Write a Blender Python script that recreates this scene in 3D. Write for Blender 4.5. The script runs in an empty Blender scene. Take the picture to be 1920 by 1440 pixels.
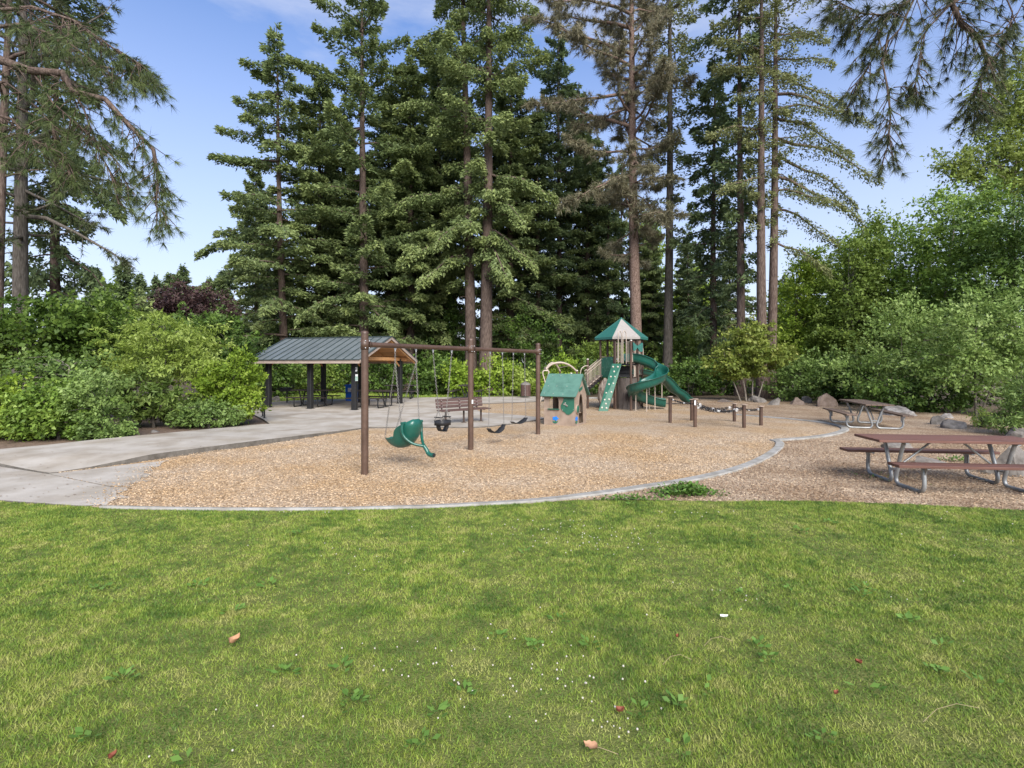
import bpy, bmesh, math, random
import numpy as np
from mathutils import Vector, Matrix, noise
from mathutils.geometry import tessellate_polygon
sc = bpy.context.scene
COL = sc.collection
PI = math.pi
R = math.radians
# ------------------------------------------------------------------ camera, sky, sun, exposure
F, CX, HY, CH = 980.0, 960.0, 683.0, 1.95            # focal length and horizon in photo pixels, eye height in metres
cd = bpy.data.cameras.new('camera'); cam = bpy.data.objects.new('camera', cd); COL.objects.link(cam)
cd.sensor_width = 36.0; cd.lens = 36.0 * F / 1920; cd.shift_y = -(720 - HY) / 1920
cd.clip_start = 0.1; cd.clip_end = 2000
cam.location = (0, 0, CH); cam.rotation_euler = (R(90), 0, 0)
sc.camera = cam
SUN_EL, SUN_AZ = R(38), R(163)       # azimuth clockwise from +Y: behind the camera, to the right
w = bpy.data.worlds.new('World'); sc.world = w; w.use_nodes = True
nt = w.node_tree; nt.nodes.clear()
def wn(t, **k):
    n = nt.nodes.new(t)
    for a, b in k.items(): setattr(n, a, b)
    return n
sky = wn('ShaderNodeTexSky', sky_type='NISHITA', sun_disc=False)
sky.sun_elevation = SUN_EL; sky.sun_rotation = SUN_AZ; sky.altitude = 60
sky.air_density = 1.0; sky.dust_density = 0.15; sky.ozone_density = 4.5
tc = wn('ShaderNodeTexCoord'); mp = wn('ShaderNodeMapping'); mp.inputs['Scale'].default_value = (1.0, 1.0, 3.2)
n1 = wn('ShaderNodeTexNoise'); n1.inputs['Scale'].default_value = 2.3; n1.inputs['Detail'].default_value = 8; n1.inputs['Roughness'].default_value = 0.58
cr = wn('ShaderNodeValToRGB'); cr.color_ramp.elements[0].position = 0.38; cr.color_ramp.elements[1].position = 0.74
cr.color_ramp.elements[0].color = (0.0, 0.0, 0.0, 1); cr.color_ramp.elements[1].color = (0.75, 0.75, 0.75, 1)
sep = wn('ShaderNodeSeparateXYZ')
hz = wn('ShaderNodeMapRange'); hz.inputs[1].default_value = 0.0; hz.inputs[2].default_value = 0.65; hz.inputs[3].default_value = 0.97; hz.inputs[4].default_value = 0.0
mx2 = wn('ShaderNodeMath', operation='MAXIMUM')
mix = wn('ShaderNodeMix', data_type='RGBA')
mix.inputs['B'].default_value = (3.6, 3.75, 4.3, 1)
bg = wn('ShaderNodeBackground'); bg.inputs['Strength'].default_value = 0.106
out = wn('ShaderNodeOutputWorld')
L = nt.links.new
L(tc.outputs['Generated'], mp.inputs['Vector']); L(mp.outputs[0], n1.inputs['Vector']); L(n1.outputs['Fac'], cr.inputs[0])
L(tc.outputs['Generated'], sep.inputs[0]); L(sep.outputs['Z'], hz.inputs[0])
L(cr.outputs[0], mx2.inputs[0]); L(hz.outputs[0], mx2.inputs[1])
hs = wn('ShaderNodeHueSaturation'); hs.inputs['Saturation'].default_value = 1.22; hs.inputs['Hue'].default_value = 0.507; L(sky.outputs[0], hs.inputs['Color'])
L(mx2.outputs[0], mix.inputs['Factor']); L(hs.outputs[0], mix.inputs['A']); L(mix.outputs['Result'], bg.inputs['Color']); L(bg.outputs[0], out.inputs[0])
sd = bpy.data.lights.new('sun', 'SUN'); sun = bpy.data.objects.new('sun', sd); COL.objects.link(sun)
sd.energy = 3.4; sd.angle = R(45); sd.color = (1.0, 0.95, 0.87)
sv = Vector((math.sin(SUN_AZ) * math.cos(SUN_EL), math.cos(SUN_AZ) * math.cos(SUN_EL), math.sin(SUN_EL)))
sun.rotation_euler = sv.to_track_quat('Z', 'Y').to_euler(); sun.location = (10, -10, 40)
sc.view_settings.view_transform = 'Standard'; sc.view_settings.look = 'None'
sc.view_settings.exposure = 1.2; sc.view_settings.gamma = 1.0
sc.render.engine = 'CYCLES'
try:
    sc.cycles.use_denoising = True; sc.cycles.denoiser = 'OPENIMAGEDENOISE'
except Exception: pass
sc.cycles.max_bounces = 6; sc.cycles.diffuse_bounces = 4; sc.cycles.transmission_bounces = 3; sc.cycles.glossy_bounces = 2
# ------------------------------------------------------------------ pixels of the photograph -> places
def G(px, py, z=0.0):                                # where the ray of a pixel meets the level z
    Y = F * (CH - z) / (py - HY)
    return Vector(((px - CX) / F * Y, Y, z))
def A(px, py, Y):                                    # the pixel's ray at depth Y
    return Vector(((px - CX) / F * Y, Y, CH - (py - HY) / F * Y))
def X(px, Y): return (px - CX) / F * Y
def Zp(py, Y): return CH - (py - HY) / F * Y
# ------------------------------------------------------------------ materials
MATS = {}
def mat(name, c1, c2=None, scale=6.0, rough=0.6, spec=0.4, metal=0.0, bump=0.0, bscale=40.0, detail=5, stretch=None, attr=None, transl=0.0, ramp=None, world=False, coat=0.0):
    m = bpy.data.materials.new(name); m.use_nodes = True; MATS[name] = m
    t = m.node_tree; N = t.nodes; N.clear(); lk = t.links.new
    o = N.new('ShaderNodeOutputMaterial'); b = N.new('ShaderNodeBsdfPrincipled')
    b.inputs['Roughness'].default_value = rough; b.inputs['Metallic'].default_value = metal
    b.inputs['Specular IOR Level'].default_value = spec; b.inputs['Coat Weight'].default_value = coat
    c2 = c2 or tuple(min(1, x * 1.25) for x in c1)
    if world: co = N.new('ShaderNodeNewGeometry').outputs['Position']
    else: co = N.new('ShaderNodeTexCoord').outputs['Object']
    if stretch:
        mpn = N.new('ShaderNodeMapping'); mpn.inputs['Scale'].default_value = stretch; lk(co, mpn.inputs[0]); co = mpn.outputs[0]
    nz = N.new('ShaderNodeTexNoise'); nz.inputs['Scale'].default_value = scale; nz.inputs['Detail'].default_value = detail; nz.inputs['Roughness'].default_value = 0.6
    lk(co, nz.inputs['Vector'])
    rp = N.new('ShaderNodeValToRGB'); e = rp.color_ramp.elements
    if ramp:
        e[0].position, e[0].color = ramp[0][0], (*ramp[0][1], 1); e[1].position, e[1].color = ramp[-1][0], (*ramp[-1][1], 1)
        for p, c in ramp[1:-1]:
            k = e.new(p); k.color = (*c, 1)
    else:
        e[0].position, e[0].color = 0.3, (*c1, 1); e[1].position, e[1].color = 0.7, (*c2, 1)
    if attr:
        at = N.new('ShaderNodeAttribute'); at.attribute_name = attr; lk(at.outputs['Fac'], rp.inputs[0])
    else: lk(nz.outputs['Fac'], rp.inputs[0])
    lk(rp.outputs[0], b.inputs['Base Color'])
    if bump:
        n2 = N.new('ShaderNodeTexNoise'); n2.inputs['Scale'].default_value = bscale; n2.inputs['Detail'].default_value = 6; lk(co, n2.inputs['Vector'])
        bn = N.new('ShaderNodeBump'); bn.inputs['Strength'].default_value = bump; bn.inputs['Distance'].default_value = 0.03
        lk(n2.outputs['Fac'], bn.inputs['Height']); lk(bn.outputs[0], b.inputs['Normal'])
    if transl:
        tr = N.new('ShaderNodeBsdfTranslucent'); lk(rp.outputs[0], tr.inputs['Color'])
        ms = N.new('ShaderNodeMixShader'); ms.inputs[0].default_value = transl
        lk(b.outputs[0], ms.inputs[1]); lk(tr.outputs[0], ms.inputs[2]); lk(ms.outputs[0], o.inputs[0])
    else: lk(b.outputs[0], o.inputs[0])
    return m
def leafmat(name, dark, mid, light, transl=0.28, rough=0.5, spec=0.25):
    return mat(name, dark, attr='v', ramp=[(0.0, dark), (0.5, mid), (1.0, light)], transl=transl, rough=rough, spec=spec)
def patch_noise(m, fac_scale, ca, cb, amount=0.6, lo=0.4, hi=0.62):
    # a second, larger colour patchiness laid over a material by world position (worn, damp or dry areas)
    t = m.node_tree; N = t.nodes; lk = t.links.new
    b = next(n for n in N if n.type == 'BSDF_PRINCIPLED'); src = b.inputs['Base Color'].links[0].from_socket
    dests = [l.to_socket for l in src.links]
    g = N.new('ShaderNodeNewGeometry'); nz = N.new('ShaderNodeTexNoise'); nz.inputs['Scale'].default_value = fac_scale; nz.inputs['Detail'].default_value = 4
    lk(g.outputs['Position'], nz.inputs['Vector'])
    mr = N.new('ShaderNodeMapRange'); mr.inputs[1].default_value = lo; mr.inputs[2].default_value = hi
    lk(nz.outputs['Fac'], mr.inputs[0])
    tint = N.new('ShaderNodeMix'); tint.data_type = 'RGBA'; tint.inputs['A'].default_value = (*ca, 1); tint.inputs['B'].default_value = (*cb, 1)
    lk(mr.outputs[0], tint.inputs['Factor'])
    mm = N.new('ShaderNodeMix'); mm.data_type = 'RGBA'; mm.blend_type = 'MULTIPLY'; mm.inputs['Factor'].default_value = amount
    lk(src, mm.inputs['A']); lk(tint.outputs['Result'], mm.inputs['B'])
    for d in dests: lk(mm.outputs['Result'], d)
# ------------------------------------------------------------------ mesh helpers
def basis(d):
    d = Vector(d).normalized(); a = Vector((0, 0, 1)) if abs(d.z) < 0.95 else Vector((1, 0, 0))
    s = d.cross(a).normalized(); return d, s, s.cross(d).normalized()
class MB:
    def __init__(self): self.v, self.f, self.sm = [], [], []
    def add(self, vs, fs, smooth=False):
        n = len(self.v); self.v += [tuple(p) for p in vs]; self.f += [[i + n for i in q] for q in fs]; self.sm += [smooth] * len(fs); return self
    def box(self, c, s, rz=0.0, rot=None, ch=0.0):
        M = rot if rot is not None else Matrix.Rotation(rz, 3, 'Z'); c = Vector(c); h = Vector(s) / 2
        if ch <= 0:
            vs = [c + M @ Vector((x * h.x, y * h.y, z * h.z)) for x in (-1, 1) for y in (-1, 1) for z in (-1, 1)]
            return self.add(vs, [(0, 1, 3, 2), (4, 6, 7, 5), (0, 4, 5, 1), (2, 3, 7, 6), (0, 2, 6, 4), (1, 5, 7, 3)])
        bm = bmesh.new(); bmesh.ops.create_cube(bm, size=1.0)
        for v in bm.verts: v.co = Vector((v.co.x * s[0], v.co.y * s[1], v.co.z * s[2]))
        bmesh.ops.bevel(bm, geom=bm.edges[:], offset=ch, segments=1, affect='EDGES')
        bm.verts.index_update()
        self.add([c + M @ v.co for v in bm.verts], [[v.index for v in f.verts] for f in bm.faces]); bm.free(); return self
    def tube(self, pts, rad, n=8, caps=True, smooth=True):
        pts = [Vector(p) for p in pts]; m = len(pts)
        rad = [rad] * m if not hasattr(rad, '__len__') else list(rad)
        vs, fs = [], []; ref = None
        for i in range(m):
            d = (pts[min(i + 1, m - 1)] - pts[max(i - 1, 0)])
            d = d.normalized() if d.length > 1e-9 else Vector((0, 0, 1))
            if ref is None: _, s, u = basis(d)
            else:
                s = (ref - d * ref.dot(d)); s = s.normalized() if s.length > 1e-6 else basis(d)[1]
                u = s.cross(d)
            ref = s
            for k in range(n):
                a = 2 * PI * k / n; vs.append(pts[i] + (s * math.cos(a) + u * math.sin(a)) * rad[i])
        for i in range(m - 1):
            for k in range(n):
                k2 = (k + 1) % n; fs.append((i * n + k, i * n + k2, (i + 1) * n + k2, (i + 1) * n + k))
        self.add(vs, fs, smooth)
        if caps: self.add([vs[k] for k in range(n)][::-1], [tuple(range(n))]); self.add([vs[(m - 1) * n + k] for k in range(n)], [tuple(range(n))])
        return self
    def cyl(self, p0, p1, r, n=12, r1=None): return self.tube([p0, p1], [r, r if r1 is None else r1], n)
    def lathe(self, c, prof, n=16, axis=None):
        c = Vector(c); vs, fs = [], []
        d, s, u = (Vector((0, 0, 1)), Vector((1, 0, 0)), Vector((0, 1, 0))) if axis is None else basis(axis)
        for r, z in prof:
            for k in range(n): a = 2 * PI * k / n; vs.append(c + d * z + (s * math.cos(a) + u * math.sin(a)) * r)
        for i in range(len(prof) - 1):
            for k in range(n): k2 = (k + 1) % n; fs.append((i * n + k, i * n + k2, (i + 1) * n + k2, (i + 1) * n + k))
        return self.add(vs, fs, True)
    def plate(self, outer, holes, o, ux, uy, th):
        # a flat panel with cut-outs: outline in (a, b) on the axes ux, uy from the point o, thickness th along ux x uy (centred)
        o, ux, uy = Vector(o), Vector(ux).normalized(), Vector(uy).normalized(); nn = ux.cross(uy)
        loops = [outer] + list(holes); flat = [p for lp in loops for p in lp]
        tri = tessellate_polygon([[Vector((p[0], p[1], 0)) for p in lp] for lp in loops])
        P = lambda p, k: o + ux * p[0] + uy * p[1] + nn * (th / 2 * k); n = len(flat)
        fs = [tuple(t) for t in tri] + [tuple(i + n for i in t[::-1]) for t in tri]; b = 0
        for lp in loops:
            m = len(lp)
            for i in range(m): j = (i + 1) % m; fs.append((b + i, b + j, n + b + j, n + b + i))
            b += m
        return self.add([P(p, 1) for p in flat] + [P(p, -1) for p in flat], fs)
    def mesh(self, name, m):
        me = bpy.data.meshes.new(name); me.from_pydata(self.v, [], self.f); me.update()
        me.polygons.foreach_set('use_smooth', self.sm)
        bm = bmesh.new(); bm.from_mesh(me); bmesh.ops.recalc_face_normals(bm, faces=bm.faces[:]); bm.to_mesh(me); bm.free()
        me.materials.append(MATS[m]); return me
    def build(self, name, m, parent=None): return put(name, self.mesh(name, m), parent)
def put(name, me, parent=None, loc=None, rot=None, scale=None):
    o = bpy.data.objects.new(name, me); COL.objects.link(o)
    if parent is not None: o.parent = parent
    if loc is not None: o.location = loc
    if rot is not None: o.rotation_euler = rot
    if scale is not None: o.scale = scale
    return o
def tag(o, label=None, cat=None, group=None, kind=None):
    for k, v in (('label', label), ('category', cat), ('group', group), ('kind', kind)):
        if v: o[k] = v
    return o
def thing(name, label, cat, loc=(0, 0, 0), rz=0.0, group=None):
    o = bpy.data.objects.new(name, None); COL.objects.link(o); o.location = loc; o.rotation_euler = (0, 0, rz); o.empty_display_size = 0.2
    return tag(o, label, cat, group)
def copy_thing(src, label, loc, rz=0.0, scale=None, group=None):
    c = src.copy(); COL.objects.link(c); c.location = loc; c.rotation_euler = (0, 0, rz); c['label'] = label
    if scale: c.scale = scale
    if group: c['group'] = group
    for p in list(src.children):
        q = p.copy(); COL.objects.link(q); q.parent = c
        for s in list(p.children): r = s.copy(); COL.objects.link(r); r.parent = q
    return c
def npmesh(name, V, Fc, m, v=None, smooth=False):
    V = np.asarray(V, np.float32); Fc = np.asarray(Fc, np.int32); k = Fc.shape[1]; nf = len(Fc)
    me = bpy.data.meshes.new(name); me.vertices.add(len(V)); me.vertices.foreach_set('co', V.ravel())
    me.loops.add(nf * k); me.loops.foreach_set('vertex_index', Fc.ravel())
    me.polygons.add(nf); me.polygons.foreach_set('loop_start', np.arange(0, nf * k, k, dtype=np.int32))
    if smooth: me.polygons.foreach_set('use_smooth', np.ones(nf, bool))
    if v is not None:
        a = me.attributes.new('v', 'FLOAT', 'FACE'); a.data.foreach_set('value', np.asarray(v, np.float32))
    me.update(calc_edges=True); me.materials.append(MATS[m]); return me
def unit(a): return a / np.maximum(np.linalg.norm(a, axis=1, keepdims=True), 1e-9)
def kites(P, D, N, Ln, W, mid=0.45):
    D = unit(D); S = unit(np.cross(D, N)); Ln = Ln[:, None]; W = W[:, None]
    V = np.stack([P, P + D * Ln * mid + S * W / 2, P + D * Ln, P + D * Ln * mid - S * W / 2], 1).reshape(-1, 3)
    return V, np.arange(len(P) * 4).reshape(-1, 4)
def smooth_pts(pts, n=8, closed=False):
    pts = [Vector(p) for p in pts]; m = len(pts); o = []
    for i in range(m if closed else m - 1):
        if closed: a, b, c, d = (pts[(i + k - 1) % m] for k in range(4))
        else: a, b, c, d = pts[max(i - 1, 0)], pts[i], pts[i + 1], pts[min(i + 2, m - 1)]
        for k in range(n):
            t = k / n
            o.append(0.5 * ((2 * b) + (c - a) * t + (2 * a - 5 * b + 4 * c - d) * t * t + (3 * b - a - 3 * c + d) * t ** 3))
    if not closed: o.append(pts[-1])
    return o
def sstep(a, b, x): t = min(1, max(0, (x - a) / (b - a))); return t * t * (3 - 2 * t)
# ------------------------------------------------------------------ the materials of the place
mat('forest_floor', (0.060, 0.042, 0.026), (0.12, 0.085, 0.05), scale=3, rough=0.95, bump=0.8, bscale=14, world=True)
mat('soil', (0.11, 0.072, 0.048), (0.20, 0.14, 0.10), scale=9, rough=0.95, bump=0.9, bscale=30, world=True)
mat('concrete', (0.31, 0.278, 0.236), (0.42, 0.385, 0.338), scale=2.2, rough=0.9, spec=0.2, bump=0.18, bscale=60, detail=9, world=True)
patch_noise(MATS['concrete'], 0.9, (0.74, 0.70, 0.64), (1, 1, 1), 0.9, 0.36, 0.58)
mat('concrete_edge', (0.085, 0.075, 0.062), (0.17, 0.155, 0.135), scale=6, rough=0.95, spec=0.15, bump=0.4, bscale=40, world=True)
mat('kerb_concrete', (0.25, 0.24, 0.22), (0.35, 0.338, 0.312), scale=5, rough=0.9, spec=0.2, bump=0.25, bscale=70, world=True)
CHIP_IN = [(0.0, (0.16, 0.108, 0.070)), (0.2, (0.325, 0.230, 0.150)), (0.6, (0.46, 0.348, 0.235)), (1.0, (0.61, 0.50, 0.375))]
CHIP_OUT = [(0.0, (0.11, 0.074, 0.05)), (0.25, (0.27, 0.185, 0.122)), (0.6, (0.40, 0.295, 0.20)), (1.0, (0.60, 0.49, 0.36))]
def chip_ground(name, ramp):
    m = mat(name, ramp[1][1], rough=0.9, spec=0.15); t = m.node_tree; N = t.nodes; lk = t.links.new
    b = next(n for n in N if n.type == 'BSDF_PRINCIPLED'); rp = next(n for n in N if n.type == 'VALTORGB')
    e = rp.color_ramp.elements; e[0].position, e[0].color = 0, (*ramp[0][1], 1); e[1].position, e[1].color = 1, (*ramp[-1][1], 1)
    for p, c in ramp[1:-1]: e.new(p).color = (*c, 1)
    g = N.new('ShaderNodeNewGeometry')
    def vor(sx, sy, rot):
        mp = N.new('ShaderNodeMapping'); mp.inputs['Scale'].default_value = (sx, sy, 1); mp.inputs['Rotation'].default_value = (0, 0, rot)
        v = N.new('ShaderNodeTexVoronoi'); v.inputs['Scale'].default_value = 1.0; lk(g.outputs['Position'], mp.inputs[0]); lk(mp.outputs[0], v.inputs['Vector']); return v
    a, c = vor(26, 75, 0.4), vor(70, 28, -0.5)
    nz = N.new('ShaderNodeTexNoise'); nz.inputs['Scale'].default_value = 18; lk(g.outputs['Position'], nz.inputs['Vector'])
    gt = N.new('ShaderNodeMath'); gt.operation = 'GREATER_THAN'; gt.inputs[1].default_value = 0.5; lk(nz.outputs['Fac'], gt.inputs[0])
    mx = N.new('ShaderNodeMix'); mx.data_type = 'RGBA'; lk(gt.outputs[0], mx.inputs['Factor']); lk(a.outputs['Color'], mx.inputs['A']); lk(c.outputs['Color'], mx.inputs['B'])
    bw = N.new('ShaderNodeSeparateColor'); lk(mx.outputs['Result'], bw.inputs[0])
    for l in list(rp.inputs[0].links): t.links.remove(l)
    lk(bw.outputs[0], rp.inputs[0])
    bn = N.new('ShaderNodeBump'); bn.inputs['Strength'].default_value = 0.9; bn.inputs['Distance'].default_value = 0.02
    lk(bw.outputs[1], bn.inputs['Height']); lk(bn.outputs[0], b.inputs['Normal'])
    return m
chip_ground('chip_bed', CHIP_IN); chip_ground('chip_bed_outer', CHIP_OUT)
mat('chips', (0, 0, 0), attr='v', ramp=CHIP_IN, rough=0.85, spec=0.2)
mat('chips_outer', (0, 0, 0), attr='v', ramp=CHIP_OUT, rough=0.85, spec=0.2)
for n_ in ('chip_bed', 'chips'): patch_noise(MATS[n_], 0.55, (0.96, 0.86, 0.70), (1, 1, 1), 0.9, 0.38, 0.6)
for n_ in ('chip_bed_outer', 'chips_outer'): patch_noise(MATS[n_], 0.7, (0.72, 0.66, 0.60), (1, 1, 1), 0.9, 0.38, 0.6)
mat('lawn_ground', (0.085, 0.105, 0.028), (0.15, 0.16, 0.05), scale=7, rough=1.0, spec=0.1, bump=0.6, bscale=60, world=True)
def grassmat(name):
    m = mat(name, (0, 0, 0), attr='v', ramp=[(0.0, (0.070, 0.135, 0.022)), (0.38, (0.158, 0.245, 0.036)), (0.75, (0.275, 0.340, 0.055)), (1.0, (0.35, 0.355, 0.11))], transl=0.25, rough=0.55, spec=0.25)
    t = m.node_tree; N = t.nodes; lk = t.links.new
    rp = next(n for n in N if n.type == 'VALTORGB'); at = next(n for n in N if n.type == 'ATTRIBUTE')
    g = N.new('ShaderNodeNewGeometry')
    def nz(s, d=4):
        q = N.new('ShaderNodeTexNoise'); q.inputs['Scale'].default_value = s; q.inputs['Detail'].default_value = d; lk(g.outputs['Position'], q.inputs['Vector']); return q.outputs['Fac']
    def op(o, a, b):
        q = N.new('ShaderNodeMath'); q.operation = o
        for i, k in enumerate((a, b)):
            if isinstance(k, (int, float)): q.inputs[i].default_value = k
            else: lk(k, q.inputs[i])
        return q.outputs[0]
    p = op('MULTIPLY', op('SUBTRACT', nz(2.0), 0.49), 2.3); p2 = op('MULTIPLY', op('SUBTRACT', nz(8.0), 0.5), 1.6)
    s = op('ADD', op('ADD', at.outputs['Fac'], p), p2)
    for l in list(rp.inputs[0].links): t.links.remove(l)
    lk(s, rp.inputs[0]); return m
grassmat('grass_blade')
leafmat('weed_leaf', (0.06, 0.13, 0.02), (0.10, 0.19, 0.035), (0.15, 0.26, 0.05))
mat('clover_white', (0.38, 0.35, 0.29), (0.50, 0.46, 0.40), rough=0.8)
mat('dead_leaf', (0.33, 0.17, 0.085), (0.46, 0.26, 0.15), scale=30, rough=0.75)
mat('pale_leaf', (0.55, 0.55, 0.47), (0.68, 0.66, 0.58), scale=30, rough=0.75)
mat('red_leaf', (0.16, 0.04, 0.022), (0.24, 0.075, 0.04), scale=30, rough=0.75)
mat('straw', (0.26, 0.20, 0.11), (0.34, 0.27, 0.16), rough=0.8)
mat('brown_metal', (0.078, 0.046, 0.031), (0.105, 0.063, 0.045), scale=14, rough=0.42, spec=0.45, bump=0.03, bscale=120)
mat('dark_brown_metal', (0.05, 0.032, 0.025), (0.07, 0.045, 0.036), scale=10, rough=0.5)
mat('cap_metal', (0.34, 0.30, 0.27), (0.44, 0.40, 0.36), scale=20, rough=0.4, metal=0.4)
mat('steel', (0.42, 0.43, 0.43), (0.60, 0.60, 0.60), scale=9, rough=0.42, metal=0.75, bump=0.05, bscale=80)
mat('galvanised', (0.27, 0.28, 0.285), (0.40, 0.41, 0.41), scale=12, rough=0.5, metal=0.55, spec=0.5, bump=0.04, bscale=90)
mat('chain_steel', (0.20, 0.19, 0.175), (0.33, 0.31, 0.29), scale=40, rough=0.5, metal=0.7)
mat('rubber_black', (0.012, 0.012, 0.013), (0.022, 0.022, 0.024), scale=12, rough=0.55, spec=0.4)
mat('black_paint', (0.012, 0.012, 0.013), (0.02, 0.02, 0.021), scale=6, rough=0.5, spec=0.4)
mat('black_table', (0.022, 0.017, 0.015), (0.036, 0.028, 0.025), scale=8, rough=0.5)
mat('plastic_green', (0.008, 0.078, 0.056), (0.012, 0.098, 0.070), scale=4, rough=0.32, spec=0.5, coat=0.15)
mat('panel_green', (0.022, 0.115, 0.072), (0.03, 0.135, 0.086), scale=5, rough=0.5, spec=0.4, bump=0.06, bscale=140)
mat('roof_green', (0.075, 0.165, 0.125), (0.092, 0.195, 0.150), scale=5, rough=0.55, spec=0.35, bump=0.08, bscale=130)
mat('roof_teal', (0.018, 0.110, 0.090), (0.035, 0.145, 0.118), scale=14, rough=0.5, bump=0.06, bscale=90)
mat('tan_plastic', (0.285, 0.215, 0.165), (0.325, 0.25, 0.195), scale=5, rough=0.6, spec=0.3, bump=0.04, bscale=120)
mat('tan_metal', (0.38, 0.315, 0.25), (0.44, 0.37, 0.30), scale=8, rough=0.4, spec=0.45)
mat('tan_roof', (0.27, 0.245, 0.22), (0.33, 0.30, 0.27), scale=16, rough=0.6, bump=0.05, bscale=80)
mat('hold_tan', (0.45, 0.42, 0.35), (0.55, 0.5, 0.42), scale=20, rough=0.7)
mat('stump_grey', (0.055, 0.045, 0.039), (0.13, 0.105, 0.09), scale=5, rough=0.8, stretch=(6, 6, 0.8), bump=0.7, bscale=6)
mat('rockface_tan', (0.26, 0.205, 0.16), (0.44, 0.36, 0.29), scale=6, rough=0.85, bump=0.7, bscale=9)
mat('blue_paint', (0.005, 0.12, 0.55), (0.008, 0.15, 0.62), scale=5, rough=0.45)
mat('flower_blue', (0.01, 0.16, 0.60), (0.015, 0.2, 0.66), scale=5, rough=0.5)
mat('white_paint', (0.72, 0.72, 0.70), (0.80, 0.80, 0.78), scale=5, rough=0.5)
mat('sign_green', (0.02, 0.20, 0.14), (0.03, 0.23, 0.16), rough=0.5)
mat('dark_ink', (0.03, 0.03, 0.03), (0.04, 0.04, 0.04), rough=0.6)
mat('plank_red', (0.092, 0.040, 0.028), (0.145, 0.068, 0.050), scale=4, rough=0.55, spec=0.4, stretch=(0.6, 12, 12), bump=0.12, bscale=9)
mat('plank_brown', (0.10, 0.066, 0.047), (0.155, 0.108, 0.08), scale=4, rough=0.65, stretch=(0.6, 12, 12), bump=0.12, bscale=9)
mat('bench_slat', (0.072, 0.040, 0.033), (0.105, 0.062, 0.052), scale=5, rough=0.55, stretch=(0.6, 12, 12), bump=0.08, bscale=9)
mat('roof_metal', (0.150, 0.172, 0.172), (0.185, 0.208, 0.208), scale=2.5, rough=0.38, spec=0.5, metal=0.25)
mat('roof_seam', (0.05, 0.068, 0.07), (0.06, 0.08, 0.082), scale=3, rough=0.4, metal=0.2)
mat('fascia', (0.27, 0.21, 0.17), (0.38, 0.31, 0.26), scale=3, rough=0.8, stretch=(1, 1, 5))
mat('cedar', (0.44, 0.22, 0.085), (0.56, 0.31, 0.13), scale=3, rough=0.7, stretch=(1, 1, 4), bump=0.1, bscale=9)
mat('boulder_grey', (0.075, 0.067, 0.060), (0.23, 0.21, 0.19), scale=4.5, rough=0.9, spec=0.2, bump=0.55, bscale=9, detail=8)
mat('boulder_brown', (0.12, 0.085, 0.064), (0.26, 0.20, 0.16), scale=3.5, rough=0.9, spec=0.2, bump=0.55, bscale=9, detail=8)
mat('boulder_dark', (0.065, 0.058, 0.052), (0.30, 0.28, 0.265), scale=4.5, rough=0.9, spec=0.2, bump=0.6, bscale=9, detail=8)
def barkmat(name, c1, c2, c3, s=(7, 7, 1.1), scale=3.0):
    return mat(name, c1, ramp=[(0.32, c1), (0.5, c2), (0.72, c3)], scale=scale, rough=0.92, spec=0.15, stretch=s, bump=1.0, bscale=5, detail=7)
barkmat('bark_fir', (0.045, 0.032, 0.026), (0.105, 0.075, 0.06), (0.19, 0.145, 0.12))
barkmat('bark_pine', (0.06, 0.038, 0.03), (0.17, 0.115, 0.09), (0.33, 0.245, 0.20), (6, 6, 2.2), 3.6)
barkmat('bark_grey', (0.05, 0.043, 0.036), (0.105, 0.091, 0.075), (0.185, 0.162, 0.138))
barkmat('bark_pale', (0.13, 0.115, 0.095), (0.24, 0.21, 0.175), (0.38, 0.34, 0.29))
leafmat('fir_needles', (0.05, 0.074, 0.03), (0.142, 0.192, 0.072), (0.3, 0.355, 0.125), transl=0.34)
leafmat('fir_bright', (0.054, 0.08, 0.03), (0.15, 0.2, 0.072), (0.31, 0.365, 0.13), transl=0.34)
leafmat('fir_dark', (0.038, 0.062, 0.03), (0.105, 0.15, 0.064), (0.22, 0.28, 0.11), transl=0.34)
leafmat('fir_olive', (0.075, 0.092, 0.036), (0.165, 0.185, 0.072), (0.29, 0.305, 0.125), transl=0.3)
leafmat('pine_brownish', (0.105, 0.1, 0.06), (0.205, 0.195, 0.115), (0.37, 0.32, 0.22), transl=0.24)
leafmat('pine_needles', (0.03, 0.04, 0.018), (0.072, 0.09, 0.036), (0.15, 0.172, 0.068), transl=0.18)
leafmat('pine_fresh', (0.038, 0.056, 0.02), (0.09, 0.122, 0.042), (0.185, 0.23, 0.078), transl=0.2)
leafmat('leaf_maple', (0.06, 0.112, 0.018), (0.145, 0.235, 0.036), (0.275, 0.38, 0.072), transl=0.32)
leafmat('leaf_mid', (0.046, 0.088, 0.014), (0.108, 0.178, 0.028), (0.22, 0.31, 0.055), transl=0.3)
leafmat('leaf_pale', (0.14, 0.19, 0.035), (0.235, 0.295, 0.065), (0.36, 0.41, 0.13), transl=0.42)
leafmat('leaf_willow', (0.085, 0.145, 0.03), (0.185, 0.275, 0.064), (0.325, 0.42, 0.135), transl=0.3)
leafmat('leaf_deep', (0.026, 0.052, 0.010), (0.070, 0.125, 0.022), (0.155, 0.24, 0.047), transl=0.28)  # deep leaf green, darkened slightly to stand in for canopy shade on understorey
leafmat('leaf_yellowgreen', (0.095, 0.16, 0.015), (0.2, 0.3, 0.03), (0.33, 0.42, 0.065), transl=0.32)
leafmat('leaf_lime', (0.15, 0.215, 0.03), (0.3, 0.39, 0.07), (0.44, 0.52, 0.15), transl=0.36)
leafmat('leaf_greygreen', (0.078, 0.13, 0.032), (0.165, 0.25, 0.06), (0.29, 0.385, 0.125), transl=0.3)
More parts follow.
